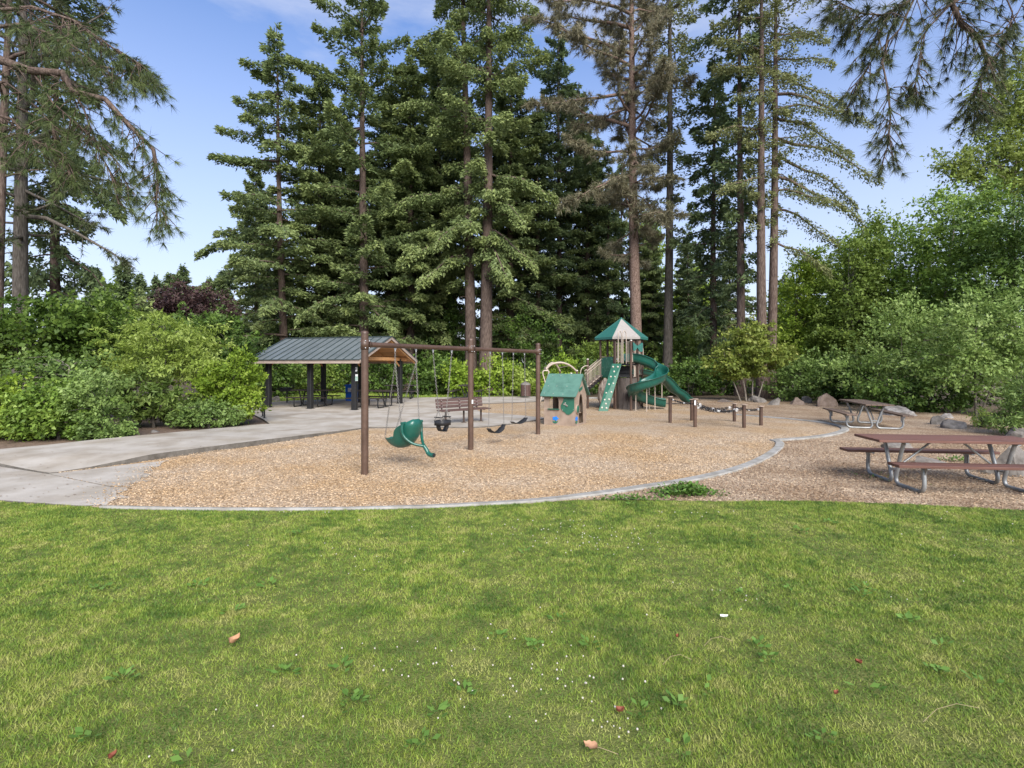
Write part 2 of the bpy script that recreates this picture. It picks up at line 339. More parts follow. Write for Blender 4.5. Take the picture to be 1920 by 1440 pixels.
leafmat('leaf_rhodo', (0.06, 0.105, 0.02), (0.14, 0.205, 0.042), (0.27, 0.34, 0.09), transl=0.28)
leafmat('leaf_plum', (0.030, 0.018, 0.018), (0.064, 0.036, 0.034), (0.12, 0.074, 0.064))
leafmat('leaf_japmaple', (0.12, 0.165, 0.028), (0.225, 0.275, 0.052), (0.34, 0.345, 0.1), transl=0.35)
leafmat('leaf_wood', (0.075, 0.12, 0.02), (0.15, 0.215, 0.038), (0.255, 0.33, 0.075), transl=0.36)

def piece_random(m, amt):
    # every plank, slat or panel a little lighter or darker than its neighbour
    t = MATS[m].node_tree; N = t.nodes; lk = t.links.new; b = next(n for n in N if n.type == 'BSDF_PRINCIPLED'); src = b.inputs['Base Color'].links[0].from_socket
    oi = N.new('ShaderNodeObjectInfo'); mr = N.new('ShaderNodeMapRange'); mr.inputs[3].default_value = 1 - amt; mr.inputs[4].default_value = 1 + amt; lk(oi.outputs['Random'], mr.inputs[0])
    hs = N.new('ShaderNodeHueSaturation'); lk(mr.outputs[0], hs.inputs['Value']); lk(src, hs.inputs['Color']); lk(hs.outputs[0], b.inputs['Base Color'])
for m_, a_ in (('plank_red', .22), ('plank_brown', .22), ('bench_slat', .18), ('cedar', .15), ('roof_metal', .05), ('brown_metal', .06), ('black_table', .2)): piece_random(m_, a_)
for m_, ca_, sc_ in (('brown_metal', (0.72, 0.70, 0.68), 2.5), ('plastic_green', (0.80, 0.82, 0.84), 3.0), ('panel_green', (0.76, 0.78, 0.78), 4.0), ('roof_green', (0.80, 0.82, 0.82), 4.0), ('tan_plastic', (0.78, 0.76, 0.73), 4.0), ('roof_metal', (0.80, 0.80, 0.80), 1.6), ('galvanised', (0.70, 0.69, 0.67), 6.0), ('kerb_concrete', (0.70, 0.68, 0.64), 3.0)): patch_noise(MATS[m_], sc_, ca_, (1, 1, 1), 0.9, 0.36, 0.6)
# ------------------------------------------------------------------ the ground
rng = np.random.RandomState(7)
def sheet(name, poly, z, m, kind='structure', label=None):
    tri = tessellate_polygon([[Vector((p[0], p[1], 0)) for p in poly]])
    mb = MB().add([(p[0], p[1], z) for p in poly], [tuple(t) for t in tri])
    o = mb.build(name, m); return tag(o, label, None, None, kind)
gb = MB(); S_ = 700
gb.add([(-S_, -60, -0.05), (S_, -60, -0.05), (S_, 1200, -0.05), (-S_, 1200, -0.05)], [(0, 1, 2, 3)])
tag(gb.build('ground', 'forest_floor'), 'brown woodland floor under the tall conifers', None, None, 'structure')
EDGE_PX = [(0, 940), (90, 946.5), (180, 951.5), (300, 955.5), (420, 957.5), (560, 957.5), (700, 955.5), (850, 951), (1000, 943.5), (1080, 937), (1160, 936), (1350, 940), (1500, 938.5), (1700, 945), (1920, 957)]
EDGE = [(-16.0, 7.0)] + [tuple(G(*p)[:2]) for p in EDGE_PX] + [(9.5, 6.75), (16, 6.2)]
EX, EY = np.array([p[0] for p in EDGE]), np.array([p[1] for p in EDGE])
sheet('lawn', [(-16, -8), (16, -8)] + EDGE[::-1], 0.0, 'lawn_ground', label='mown lawn with clover and yellowing patches in front of the playground')
# wood-chip ground that runs from the lawn to the boulders
OUT = EDGE[8:] + [(17, 12), (15.5, 17), (17.5, 20), (19, 24.5), (15.5, 26), (11.2, 29.5), (6, 30.5), (2.0, 30.6), (1.5, 16.5)]
sheet('chip_ground', OUT, -0.004, 'chip_bed_outer', label='brown wood chip ground around the picnic tables and boulders')
KERB1 = [(190, 952), (300, 954.5), (420, 956), (560, 956), (700, 954), (850, 949), (1000, 940), (1100, 929), (1200, 915), (1300, 899), (1380, 880), (1430, 860), (1457, 842), (1462, 831), (1450, 825.5)]
KERB2 = [(1456, 826), (1500, 823), (1550, 817), (1578, 810), (1584, 804), (1570, 798), (1540, 792.5), (1480, 786), (1420, 781), (1375, 777.5)]
K1, K2 = smooth_pts([G(*p) for p in KERB1], 6), smooth_pts([G(*p) for p in KERB2], 6)
STEP_PX = [(109, 886), (170, 879), (233, 871), (321, 858), (437, 842), (547, 826), (678, 804.5), (695, 803.2), (760, 802.6), (819, 802.5), (890, 802.5), (917, 801), (967, 795), (1005, 789), (1020, 786)]
STEP = [G(*p) for p in STEP_PX]
PLAY = [tuple(p[:2]) for p in K1] + [tuple(p[:2]) for p in K2] + [tuple(G(1330, 772)[:2]), tuple(G(1250, 757)[:2]), tuple(G(1110, 748)[:2]), tuple(G(1000, 754)[:2]), tuple(G(903, 758)[:2]), tuple(G(886, 766)[:2])]
PLAY += [tuple(G(903, 775)[:2]), tuple(G(942, 777)[:2]), tuple(G(992, 782)[:2])] + [tuple(p[:2]) for p in STEP[::-1]] + [tuple(G(150, 948)[:2])]
sheet('play_surface', PLAY, 0.0, 'chip_bed', label='pale wood chip playground surface inside the concrete kerb')
def path_z(y): return 0.012 + 0.115 * sstep(9.3, 10.7, y) * (1 - 0.78 * sstep(12, 16.2, y))
def slab(name, poly, zf, m, label=None, cuts=5, zb=-0.06):
    bm = bmesh.new(); vs = [bm.verts.new((p[0], p[1], 0)) for p in poly]
    tri = tessellate_polygon([[Vector((p[0], p[1], 0)) for p in poly]])
    for t in tri:
        try: bm.faces.new([vs[i] for i in t])
        except ValueError: pass
    bmesh.ops.recalc_face_normals(bm, faces=bm.faces[:])
    long_e = [e for e in bm.edges if e.calc_length() > 0.8]
    bmesh.ops.subdivide_edges(bm, edges=long_e, cuts=cuts, use_grid_fill=True)
    bmesh.ops.triangulate(bm, faces=bm.faces[:])
    ext = bmesh.ops.extrude_face_region(bm, geom=bm.faces[:])
    top = [v for v in ext['geom'] if isinstance(v, bmesh.types.BMVert)]; ts = set(top)
    for v in bm.verts: v.co.z = zf(v.co.y) if v in ts else zb
    bmesh.ops.recalc_face_normals(bm, faces=bm.faces[:])
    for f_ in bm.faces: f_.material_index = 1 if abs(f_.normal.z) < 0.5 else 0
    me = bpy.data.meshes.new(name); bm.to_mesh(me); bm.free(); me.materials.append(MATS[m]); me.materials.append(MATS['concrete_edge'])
    return tag(put(name, me), label, None, None, 'structure')
UP = [(-14.5, 10.95)] + [tuple(G(*p)[:2]) for p in [(0, 853), (100, 843), (230, 827), (320, 816), (400, 806), (470, 799), (506, 796.5), (494, 788), (470, 776)]]
FAR = [(-12.8, 25.8), (-11.6, 27.5)] + [tuple(G(*p)[:2]) for p in [(600, 750.5), (700, 748), (820, 746), (1005, 744.5), (1030, 746), (1012, 753.5), (1005, 754), (930, 757), (903, 758), (886, 766), (903, 775), (942, 777), (992, 782), (1022, 785)]]
PATH = UP + FAR + [tuple(p[:2]) for p in STEP[::-1]] + [tuple(G(92, 887.5)[:2]), tuple(G(0, 875)[:2]), (-14.5, 9.7)]
slab('path', PATH, path_z, 'concrete', 'weathered concrete path widening into the plaza round the shelter')
re_ = np.random.RandomState(4); APE = []
ap_px = [(318, 864), (292, 876), (268, 890), (268, 903), (240, 916), (222, 934), (186, 951.5)]
for i_ in range(len(ap_px) - 1):
    p_, q_ = G(*ap_px[i_]), G(*ap_px[i_ + 1])
    for k_ in range(6): u_ = p_.lerp(q_, k_ / 6); APE.append((u_.x + 0.07 * re_.randn(), u_.y + 0.03 * re_.randn()))
APX = sorted([(p[1], p[0]) for p in APE]); iu = next(i for i, p in enumerate(APE) if p[1] < G(0, 914).y)
AP2 = [tuple(G(90, 889.2)[:2]), tuple(G(112, 887.2)[:2]), tuple(G(170, 880.5)[:2]), tuple(G(240, 871.5)[:2])] + APE[:iu] + [tuple(G(205, 912.6)[:2])]
AP1 = [(-14.5, 9.67), tuple(G(0, 876)[:2]), tuple(G(88, 889.6)[:2]), tuple(G(204, 913.8)[:2])] + APE[iu:] + [tuple(G(150, 949.5)[:2]), tuple(G(90, 945.5)[:2]), tuple(G(0, 939)[:2]), (-14.5, 7.1)]
slab('pavement', AP1, lambda y: 0.012, 'concrete', 'pale concrete slab at the edge of the lawn', 2)
slab('pavement', AP2, lambda y: 0.010, 'concrete', 'pale concrete slab running out under the wood chips', 2)
def kerb(name, pts, wd, z, label, taper=None):
    mb = MB(); vs = []; n = len(pts)
    for i, p in enumerate(pts):
        d = (pts[min(i + 1, n - 1)] - pts[max(i - 1, 0)]); d.z = 0; d.normalize(); s = Vector((-d.y, d.x, 0))
        ww = wd * (taper(i / (n - 1)) if taper else 1) / 2; b = 0.018
        for a, h in ((-1, -0.05), (-1, z - b), (-1 + b / ww, z), (1 - b / ww, z), (1, z - b), (1, -0.05)): vs.append(p + s * a * ww + Vector((0, 0, h)))
    fs = [(i * 6 + k, i * 6 + k + 1, i * 6 + k + 7, i * 6 + k + 6) for i in range(n - 1) for k in range(5)]
    fs += [tuple(range(6)), tuple((n - 1) * 6 + k for k in range(6))]
    return tag(mb.add(vs, fs).build(name, 'kerb_concrete'), label, None, None, 'structure')
kerb('kerb', K1, 0.20, 0.03, 'grey concrete kerb curving between lawn and wood chips', lambda t: 0.4 + 0.6 * sstep(0.2, 0.65, t))
kerb('kerb', K2, 0.22, 0.035, 'grey concrete kerb looping round the chain net', lambda t: 1 - 0.3 * sstep(0.6, 1, t))
kerb('kerb', smooth_pts([G(1092, 747.5), G(1110, 747), G(1125, 747.5), G(1150, 749)], 4), 0.2, 0.06, 'short length of concrete kerb behind the play tower')
# soil bed under the left shrubs, far lawn behind the plaza
sheet('soil', [(-22, 11.0), (-14.5, 10.9)] + [(p[0], p[1] - 0.03) for p in UP[1:]] + [(-12.8, 25.8), (-16, 40), (-40, 40), (-40, 11)], -0.012, 'soil', label='brown soil bed under the shrubs beside the path')
sheet('far_lawn', [(-13, 26.5)] + [(p[0], p[1] - 0.1) for p in FAR[1:6]] + [(-2.5, 34.5), (-12, 36), (-17, 33)], 0.006, 'lawn_ground', label='strip of lawn between the shelter and the woodland shrubs')
# ------------------------------------------------------------------ grass blades, clover, chips
def lawn_y(x): return np.interp(x, EX, EY)
def scatter(n, y0, y1, dens_pow, seed):
    r = np.random.RandomState(seed); y = y0 + (y1 - y0) * r.rand(n) ** dens_pow; x = (r.rand(n) * 2 - 1) * (y * 1.04 + 1.1); return x, y, r
def blades(x, y, z0, r, lmin, lmax, wid, lean=0.75):
    n = len(x); a = r.rand(n) * 2 * PI; Lh = (lmin + (lmax - lmin) * r.rand(n) ** 1.5)
    ln = lean * (0.3 + r.rand(n)); b = r.rand(n) * 2 * PI
    base = np.stack([x, y, np.full(n, z0)], 1); s = np.stack([np.cos(a), np.sin(a), 0 * a], 1) * (wid * (0.6 + 0.8 * r.rand(n)))[:, None] / 2
    d = np.stack([np.cos(b) * ln, np.sin(b) * ln, np.ones(n)], 1); d = unit(d) * Lh[:, None]
    V = np.stack([base - s, base + s, base + d], 1).reshape(-1, 3)
    return V, np.arange(3 * n).reshape(-1, 3)
def fbm(x, y, s, seed):
    r = np.random.RandomState(seed); o = np.zeros_like(x); amp = 1.0
    for k in range(4):
        for j in range(3):
            a = r.rand() * 2 * PI; o += amp * np.sin((x * math.cos(a) + y * math.sin(a)) * s * (1.9 ** k) * (0.7 + 0.6 * r.rand()) + r.rand() * 7)
        amp *= 0.6
    return o / 4.0
parts = []
for n, y0, y1, pw, wd, sd in ((270000, 2.0, 4.2, 0.85, 0.0050, 1), (450000, 4.0, 7.45, 0.85, 0.0075, 2)):
    x, y, r = scatter(n, y0, y1, pw, sd)
    hgt = fbm(x, y, 3.0, 3)
    k = (y < lawn_y(x) + 0.02 * np.sin(x * 17) + 0.015 * np.sin(x * 41)) & (r.rand(n) < 0.86 + 0.3 * hgt); x, y, hgt = x[k], y[k], hgt[k]
    V, Fc = blades(x, y, 0.0, r, 0.010, 0.038, wd, 1.2)
    sc_ = 1 + 0.4 * np.clip(hgt, -0.6, 1.0); V[:, 2] *= np.repeat(sc_, 3)
    v = 0.46 + 0.42 * (r.rand(len(x)) - 0.5); dry = r.rand(len(x)) < 0.07; v[dry] = 0.8 + 0.3 * r.rand(dry.sum())
    parts.append((V, Fc, v))
off = 0; VV, FF, vv = [], [], []
for V, Fc, v in parts: VV.append(V); FF.append(Fc + off); vv.append(v); off += len(V)
tag(put('grass', npmesh('grass', np.concatenate(VV), np.concatenate(FF), 'grass_blade', np.concatenate(vv))), 'short green and straw coloured grass of the lawn', 'grass', None, 'stuff')
# far lawn grass
r = np.random.RandomState(5); n = 26000; x = -14 + 12.5 * r.rand(n); y = 26.3 + 9.5 * r.rand(n); k = (y > np.interp(x, [-13, -11.6, -9.2, -4.2, -2], [26.6, 28.3, 28.6, 30.5, 30.6])) & (y < 36 - 0.1 * (x + 12)); x, y = x[k], y[k]
V, Fc = blades(x, y, 0.0, r, 0.04, 0.10, 0.05)
tag(put('grass', npmesh('grass', V, Fc, 'grass_blade', 0.5 + 0.35 * (r.rand(len(x)) - 0.5))), 'grass of the lawn strip behind the shelter', 'grass', None, 'stuff')
def in_poly(x, y, poly):
    c = np.zeros(len(x), bool); m = len(poly)
    for i in range(m):
        (xa, ya), (xb, yb) = poly[i], poly[(i + 1) % m]
        if ya == yb: continue
        t = ((ya > y) != (yb > y)) & (x < (xb - xa) * (y - ya) / (yb - ya) + xa); c ^= t
    return c
WORN = [(-2.0, 10.2, .55), (-1.45, 11.2, .4), (-0.4, 12.9, .45), (0.3, 13.9, .4), (4.6, 16.8, .9), (6.6, 22.9, .6)]   # damp chips turned up where feet land
def chips(n, y0, y1, poly, seed, pw, big, test=None):
    r = np.random.RandomState(seed); y = y0 + (y1 - y0) * r.rand(n) ** pw; x = (r.rand(n) * 2 - 1) * (y * 1.05 + 1)
    k = in_poly(x, y, poly)
    if test is not None: k &= test(x, y, r)
    x, y = x[k], y[k]; n = len(x); a = r.rand(n) * 2 * PI; el = (r.rand(n) - 0.35) * 0.7
    Lc = (0.022 + 0.034 * r.rand(n)) * big; W = (0.007 + 0.009 * r.rand(n)) * big; T = 0.003 + 0.004 * r.rand(n)
    mound = 0.022 * np.clip(fbm(x, y, 2.2, 11), -1, 1)
    P = np.stack([x, y, 0.004 + 0.012 * r.rand(n) + np.maximum(mound, 0)], 1); D = np.stack([np.cos(a) * np.cos(el), np.sin(a) * np.cos(el), np.sin(el)], 1); S = np.stack([-np.sin(a), np.cos(a), (r.rand(n) - 0.5) * 0.7], 1)
    U = np.cross(D, S)
    V = np.stack([P - D * Lc[:, None] / 2, P + S * W[:, None] / 2 + U * T[:, None], P + D * Lc[:, None] / 2, P - S * W[:, None] / 2 + U * T[:, None], P - U * T[:, None]], 1).reshape(-1, 3)
    b = np.arange(n)[:, None] * 5
    Fc = np.concatenate([b + np.array([[0, 1, 3]]), b + np.array([[1, 2, 3]]), b + np.array([[0, 4, 1]]), b + np.array([[1, 4, 2]])], 0)
    v = np.clip(0.15 + 0.8 * r.rand(n) ** 0.8, 0, 1)
    for wx, wy, wr in WORN: v *= 1 - 0.5 * np.exp(-(((x - wx) / wr) ** 2 + ((y - wy) / (wr * .8)) ** 2) ** 1.5 )
    return V, Fc, np.tile(v, 4)
def not_slab(x, y, r):
    s = in_poly(x, y, AP2) | in_poly(x, y, AP1); d = np.interp(y, [p[0] for p in APX], [p[1] for p in APX]) - x
    return ~s | (r.rand(len(x)) < np.clip(np.exp(-d / 0.22) * (0.75 + 0.6 * fbm(x, y, 5.0, 21)), 0.012, 1))
Vc, Fcc, vc = chips(140000, 6.8, 14.5, PLAY + [], 31, 1.2, 0.82, not_slab)
tag(put('wood_chips', npmesh('wood_chips', Vc, Fcc, 'chips', vc)), 'loose pale wood chips covering the play surface', 'wood chips', None, 'stuff')
OUTP = [p for p in OUT]
Vc, Fcc, vc = chips(75000, 6.6, 13.5, OUTP, 32, 1.15, 0.85, lambda x, y, r: ~in_poly(x, y, PLAY) & (x > 1.0))
tag(put('wood_chips', npmesh('wood_chips', Vc, Fcc, 'chips_outer', vc)), 'loose reddish brown wood chips under the picnic tables', 'wood chips', None, 'stuff')
r = np.random.RandomState(77)
# litter blown on to the concrete
n = 500; xs = -12 + 7 * r.rand(n); ys = 7.6 + 6.5 * r.rand(n) ** 1.5; k = in_poly(xs, ys, AP1) | in_poly(xs, ys, AP2) | (in_poly(xs, ys, PATH) & (r.rand(n) < 0.35)); xs, ys = xs[k], ys[k]
a = r.rand(len(xs)) * 2 * PI
V, Fc = kites(np.stack([xs, ys, np.array([path_z(q) for q in ys]) + 0.006], 1), np.stack([np.cos(a), np.sin(a), 0 * a], 1), np.tile([[0, 0, 1.0]], (len(xs), 1)), 0.02 + 0.04 * r.rand(len(xs)), 0.01 + 0.015 * r.rand(len(xs)))
V[:, 2] += 0.006 * r.rand(len(V))
tag(put('leaf_litter', npmesh('leaf_litter', V, Fc, 'chips_outer', 0.3 * r.rand(len(xs)))), 'scraps of dry leaf and chip blown on to the concrete', 'litter', None, 'stuff')
# white clover heads: clusters given in photo pixels (x, y, spread, count)
cl = []
for px, py, sx, n in ((1060, 1000, 60, 44), (1140, 1018, 50, 30), (1270, 930, 60, 10), (1010, 1310, 110, 12), (1160, 1370, 45, 12), (850, 1330, 70, 6), (760, 1230, 70, 14), (650, 1050, 40, 9), (1090, 1270, 70, 16), (1330, 1120, 60, 10), (1830, 1020, 60, 8), (930, 1240, 110, 14), (700, 1000, 200, 14), (1500, 1050, 300, 10), (350, 1390, 120, 6)):
    for _ in range(n):
        p = G(px + r.randn() * sx, min(1500, max(965, py + r.randn() * sx * 0.28))); cl.append(p)
hv, hf = [], []
for p in cl:
    s = 0.0045 + 0.0035 * r.rand(); z = 0.025 + 0.02 * r.rand(); b = len(hv); m = 6
    hv.append((p.x, p.y, z + s))
    for zz, rr in ((0.45, 0.85), (-0.4, 0.9)):
        for k in range(m): a = 2 * PI * k / m + zz; hv.append((p.x + s * rr * math.cos(a), p.y + s * rr * math.sin(a), z + s * zz))
    hv.append((p.x, p.y, z - s))
    for k in range(m):
        k2 = (k + 1) % m
        hf += [(b, b + 1 + k, b + 1 + k2), (b + 1 + k, b + 1 + m + k, b + 1 + m + k2), (b + 1 + k, b + 1 + m + k2, b + 1 + k2), (b + 1 + m + k, b + 13, b + 1 + m + k2)]
tag(put('clover', npmesh('clover', hv, hf, 'clover_white')), 'white clover heads standing in the lawn', 'clover', None, 'stuff')
# broad leaved lawn weeds: rosettes
WEEDS = [(440, 1150), (230, 1280), (535, 1268), (660, 1325), (1000, 1220), (1105, 1215), (785, 1400), (870, 1310), (820, 1345), (1280, 1415), (1200, 1340), (1270, 1330), (1320, 1300), (1420, 1220), (1395, 1120), (1485, 1115), (1610, 1120), (1620, 1110), (1630, 1300), (1540, 1390), (1700, 1170), (1765, 1220), (1840, 1285), (1760, 1265), (1050, 1170), (180, 1110), (370, 1105), (505, 1105), (560, 1005), (350, 1440), (170, 1390), (930, 1200), (1440, 1240), (640, 1260), (985, 1040), (1180, 950), (1500, 1000), (1560, 985), (1420, 1010)]
WV, WF, Wv, o_ = [], [], [], 0
for i, (px, py) in enumerate(WEEDS):
    g = G(px, py); n = 5 + r.randint(14); a = r.rand(n) * 2 * PI; rr = 0.07 * r.rand(n)
    P = np.stack([g.x + rr * np.cos(a), g.y + rr * np.sin(a), 0.025 + 0.02 * r.rand(n)], 1)
    D = np.stack([np.cos(a), np.sin(a), 0.1 + 0.5 * r.rand(n)], 1); N = np.stack([0.3 * r.randn(n), 0.3 * r.randn(n), np.ones(n)], 1)
    V, Fc = kites(P, D, N, 0.03 + 0.04 * r.rand(n), 0.02 + 0.02 * r.rand(n), 0.55); WV.append(V); WF.append(Fc + o_); o_ += len(V); Wv.append(0.3 + 0.7 * r.rand(n))
tag(put('weeds', npmesh('weeds', np.concatenate(WV), np.concatenate(WF), 'weed_leaf', np.concatenate(Wv))), 'flat broad leaved weeds growing in the lawn', 'weeds', None, 'stuff')
def weed_patch(name, px, py, sx, sy, n, h, lf, seed, label):
    r = np.random.RandomState(seed); g = G(px, py); P = np.stack([g.x + r.randn(n) * sx, g.y + r.randn(n) * sy, h * r.rand(n)], 1)
    P[:, 2] *= np.exp(-((P[:, 0] - g.x) / (1.8 * sx)) ** 2); P[:, 2] += 0.01
    D = r.randn(n, 3); D[:, 2] = np.abs(D[:, 2]) * 0.5; N = 0.5 * r.randn(n, 3) + [0, 0, 1.0]
    V, Fc = kites(P, D, N, lf * (0.6 + 0.8 * r.rand(n)), lf * (0.4 + 0.4 * r.rand(n)), 0.5)
    return tag(put(name, npmesh(name, V, Fc, 'weed_leaf', r.rand(n))), label, 'weeds', None, 'stuff')
weed_patch('weeds', 1287, 928, 0.22, 0.10, 900, 0.15, 0.06, 41, 'leafy green weed patch between kerb and lawn')
weed_patch('weeds', 1180, 938, 0.25, 0.04, 260, 0.06, 0.045, 42, 'thin line of weeds along the kerb edge')
weed_patch('weeds', 1640, 895, 0.25, 0.2, 90, 0.03, 0.03, 43, 'sparse weeds in the chips beside the galvanised table frame')
weed_patch('weeds', 1790, 865, 0.12, 0.08, 120, 0.10, 0.05, 44, 'small weeds beside the flat rock under the picnic table')
# single fallen leaves and twigs on the lawn
def fallen_leaf(px, py, size, rz, curl, m, label, stem=0.0, z=0.035):
    g = G(px, py); t = thing('fallen_leaf', label, 'leaf', (g.x, g.y, z), rz)
    mb = MB(); prof = [(-0.5, 0.05), (-0.38, 0.28), (-0.15, 0.40), (0.05, 0.30), (0.2, 0.33), (0.35, 0.16), (0.5, 0.02)]
    vs, fs = [], []
    for i, (u, wv) in enumerate(prof):
        for k, s in enumerate((-1, -0.5, 0, 0.5, 1)): vs.append((u * size, s * wv * size, curl * size * (s * s * 0.5 + u * u * 0.8) + 0.02 * size * ((i * 7 + k * 3) % 5)))
    for i in range(len(prof) - 1):
        for k in range(4): fs.append((i * 5 + k, i * 5 + k + 1, i * 5 + k + 6, i * 5 + k + 5))
    mb.add(vs, fs, True).build('blade', m, t)
    if stem: MB().tube([(-0.45 * size, 0, 0.01), (-0.7 * size, 0.1 * size, 0.02), (-1.1 * size, -0.1 * size, 0.01), (-0.5 * size - stem, -0.3 * size, 0.0)], 0.0016, 5).build('stem', 'straw', t)
    return t
fallen_leaf(440, 1214, 0.085, 1.2, 0.7, 'dead_leaf', 'curled pinkish brown dry leaf alone on the lawn')
fallen_leaf(1107, 1413, 0.075, 2.6, 0.25, 'dead_leaf', 'flat brown leaf with a long stalk among the clover heads', 0.10)
fallen_leaf(1358, 1165, 0.065, 0.2, 0.2, 'pale_leaf', 'pale whitish leaf lying on the lawn')
fallen_leaf(1163, 1347, 0.045, 0.1, 0.9, 'red_leaf', 'rolled red leaf just above the clover patch')
fallen_leaf(1610, 1254, 0.04, 2.4, 0.9, 'red_leaf', 'small red leaf on the lawn, higher of two below the near table')
fallen_leaf(1568, 1313, 0.035, 0.4, 0.9, 'red_leaf', 'small red leaf on the lawn, lower of two below the near table')
fallen_leaf(1270, 1204, 0.032, 0.9, 0.9, 'red_leaf', 'small red leaf beside the pale whitish leaf on the lawn')
fallen_leaf(211, 1434, 0.04, 1.3, 0.9, 'red_leaf', 'reddish leaf at the bottom edge of the lawn')
for px, py, ln, rz, lb in ((1345, 1215, 0.22, 0.1, 'thin pale twig arched over the grass below the pale leaf'), (1268, 1250, 0.2, 0.5, 'thin straw coloured twig in the middle of the lawn'), (1780, 1350, 0.4, -0.3, 'long straw coloured stalk lying in the grass towards the corner')):
    g = G(px, py); tag(MB().tube([(-ln / 2, 0, 0.02), (-ln / 6, 0.02, 0.05), (ln / 5, 0.015, 0.055), (ln / 2, -0.02, 0.03)], 0.0014, 5).build('twig', 'straw'), lb, 'twig', 'twigs on the lawn').location = (g.x, g.y, 0.01)
for o in [o for o in COL.objects if o.name.startswith('twig')]: o.rotation_euler = (0, 0, 0.3)
# ------------------------------------------------------------------ trees
def trunk_pts(H, lean, r, n=14, wob=0.12):
    p = []; a, b = r.rand() * 6, r.rand() * 6
    for i in range(n):
        t = i / (n - 1); p.append(Vector((lean[0] * t + wob * math.sin(3.1 * t + a) * t * (1 - t) * 3, lean[1] * t + wob * math.sin(2.7 * t + b) * t * (1 - t) * 3, H * t)))
    return p
def on_trunk(P, z):
    for a, b in zip(P[:-1], P[1:]):
        if a.z <= z <= b.z: return a.lerp(b, (z - a.z) / max(1e-6, b.z - a.z))
    return P[-1].copy()
def fir_cards(bp, reach, cpm, r, size, wide, bright_tip, hang):
    # foliage sprays along one bough (list of points bp)
    size *= 0.96; n = max(14, int(cpm * 3.5 * reach)); B = np.array([list(p) for p in bp]); m = len(B) - 1
    s = 0.12 + 0.88 * r.rand(n) ** 0.75; u = s * m; i = np.minimum(u.astype(int), m - 1); f = (u - i)[:, None]
    P = B[i] * (1 - f) + B[i + 1] * f; D = unit(B[i + 1] - B[i]); up = np.array([[0, 0, 1.0]]); S = unit(np.cross(D, np.repeat(up, n, 0)))
    wv = wide * reach * (1 - s) ** 0.65 * np.minimum(1, s / 0.25) + 0.10
    q = (r.rand(n) * 2 - 1); lat = q * wv
    P = P + S * lat[:, None]; P[:, 2] += -np.abs(lat) * 0.32 - (hang + 0.12) * r.rand(n) ** 2 + 0.12 * r.randn(n)
    K = D * 0.7 + S * (q * 1.1)[:, None] + 0.38 * r.randn(n, 3); K[:, 2] -= 0.22 + 0.9 * hang * r.rand(n)
    N = 0.75 * r.randn(n, 3) + np.array([[0, 0, 0.65]]) + D * 0.35 + S * (0.4 * q)[:, None]
    K = unit(K); Sx = unit(np.cross(K, N)) * (size * (0.20 + 0.18 * r.rand(n)))[:, None]; ln = (size * (0.5 + 0.9 * r.rand(n) ** 1.5))[:, None]
    V = np.stack([P - Sx, P + Sx, P + K * ln], 1).reshape(-1, 3); Fc = np.arange(3 * n).reshape(-1, 3)
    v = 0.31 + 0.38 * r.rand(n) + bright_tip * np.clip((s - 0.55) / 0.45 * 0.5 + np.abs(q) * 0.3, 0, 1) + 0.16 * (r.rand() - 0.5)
    return V, Fc, np.clip(v, 0, 1)
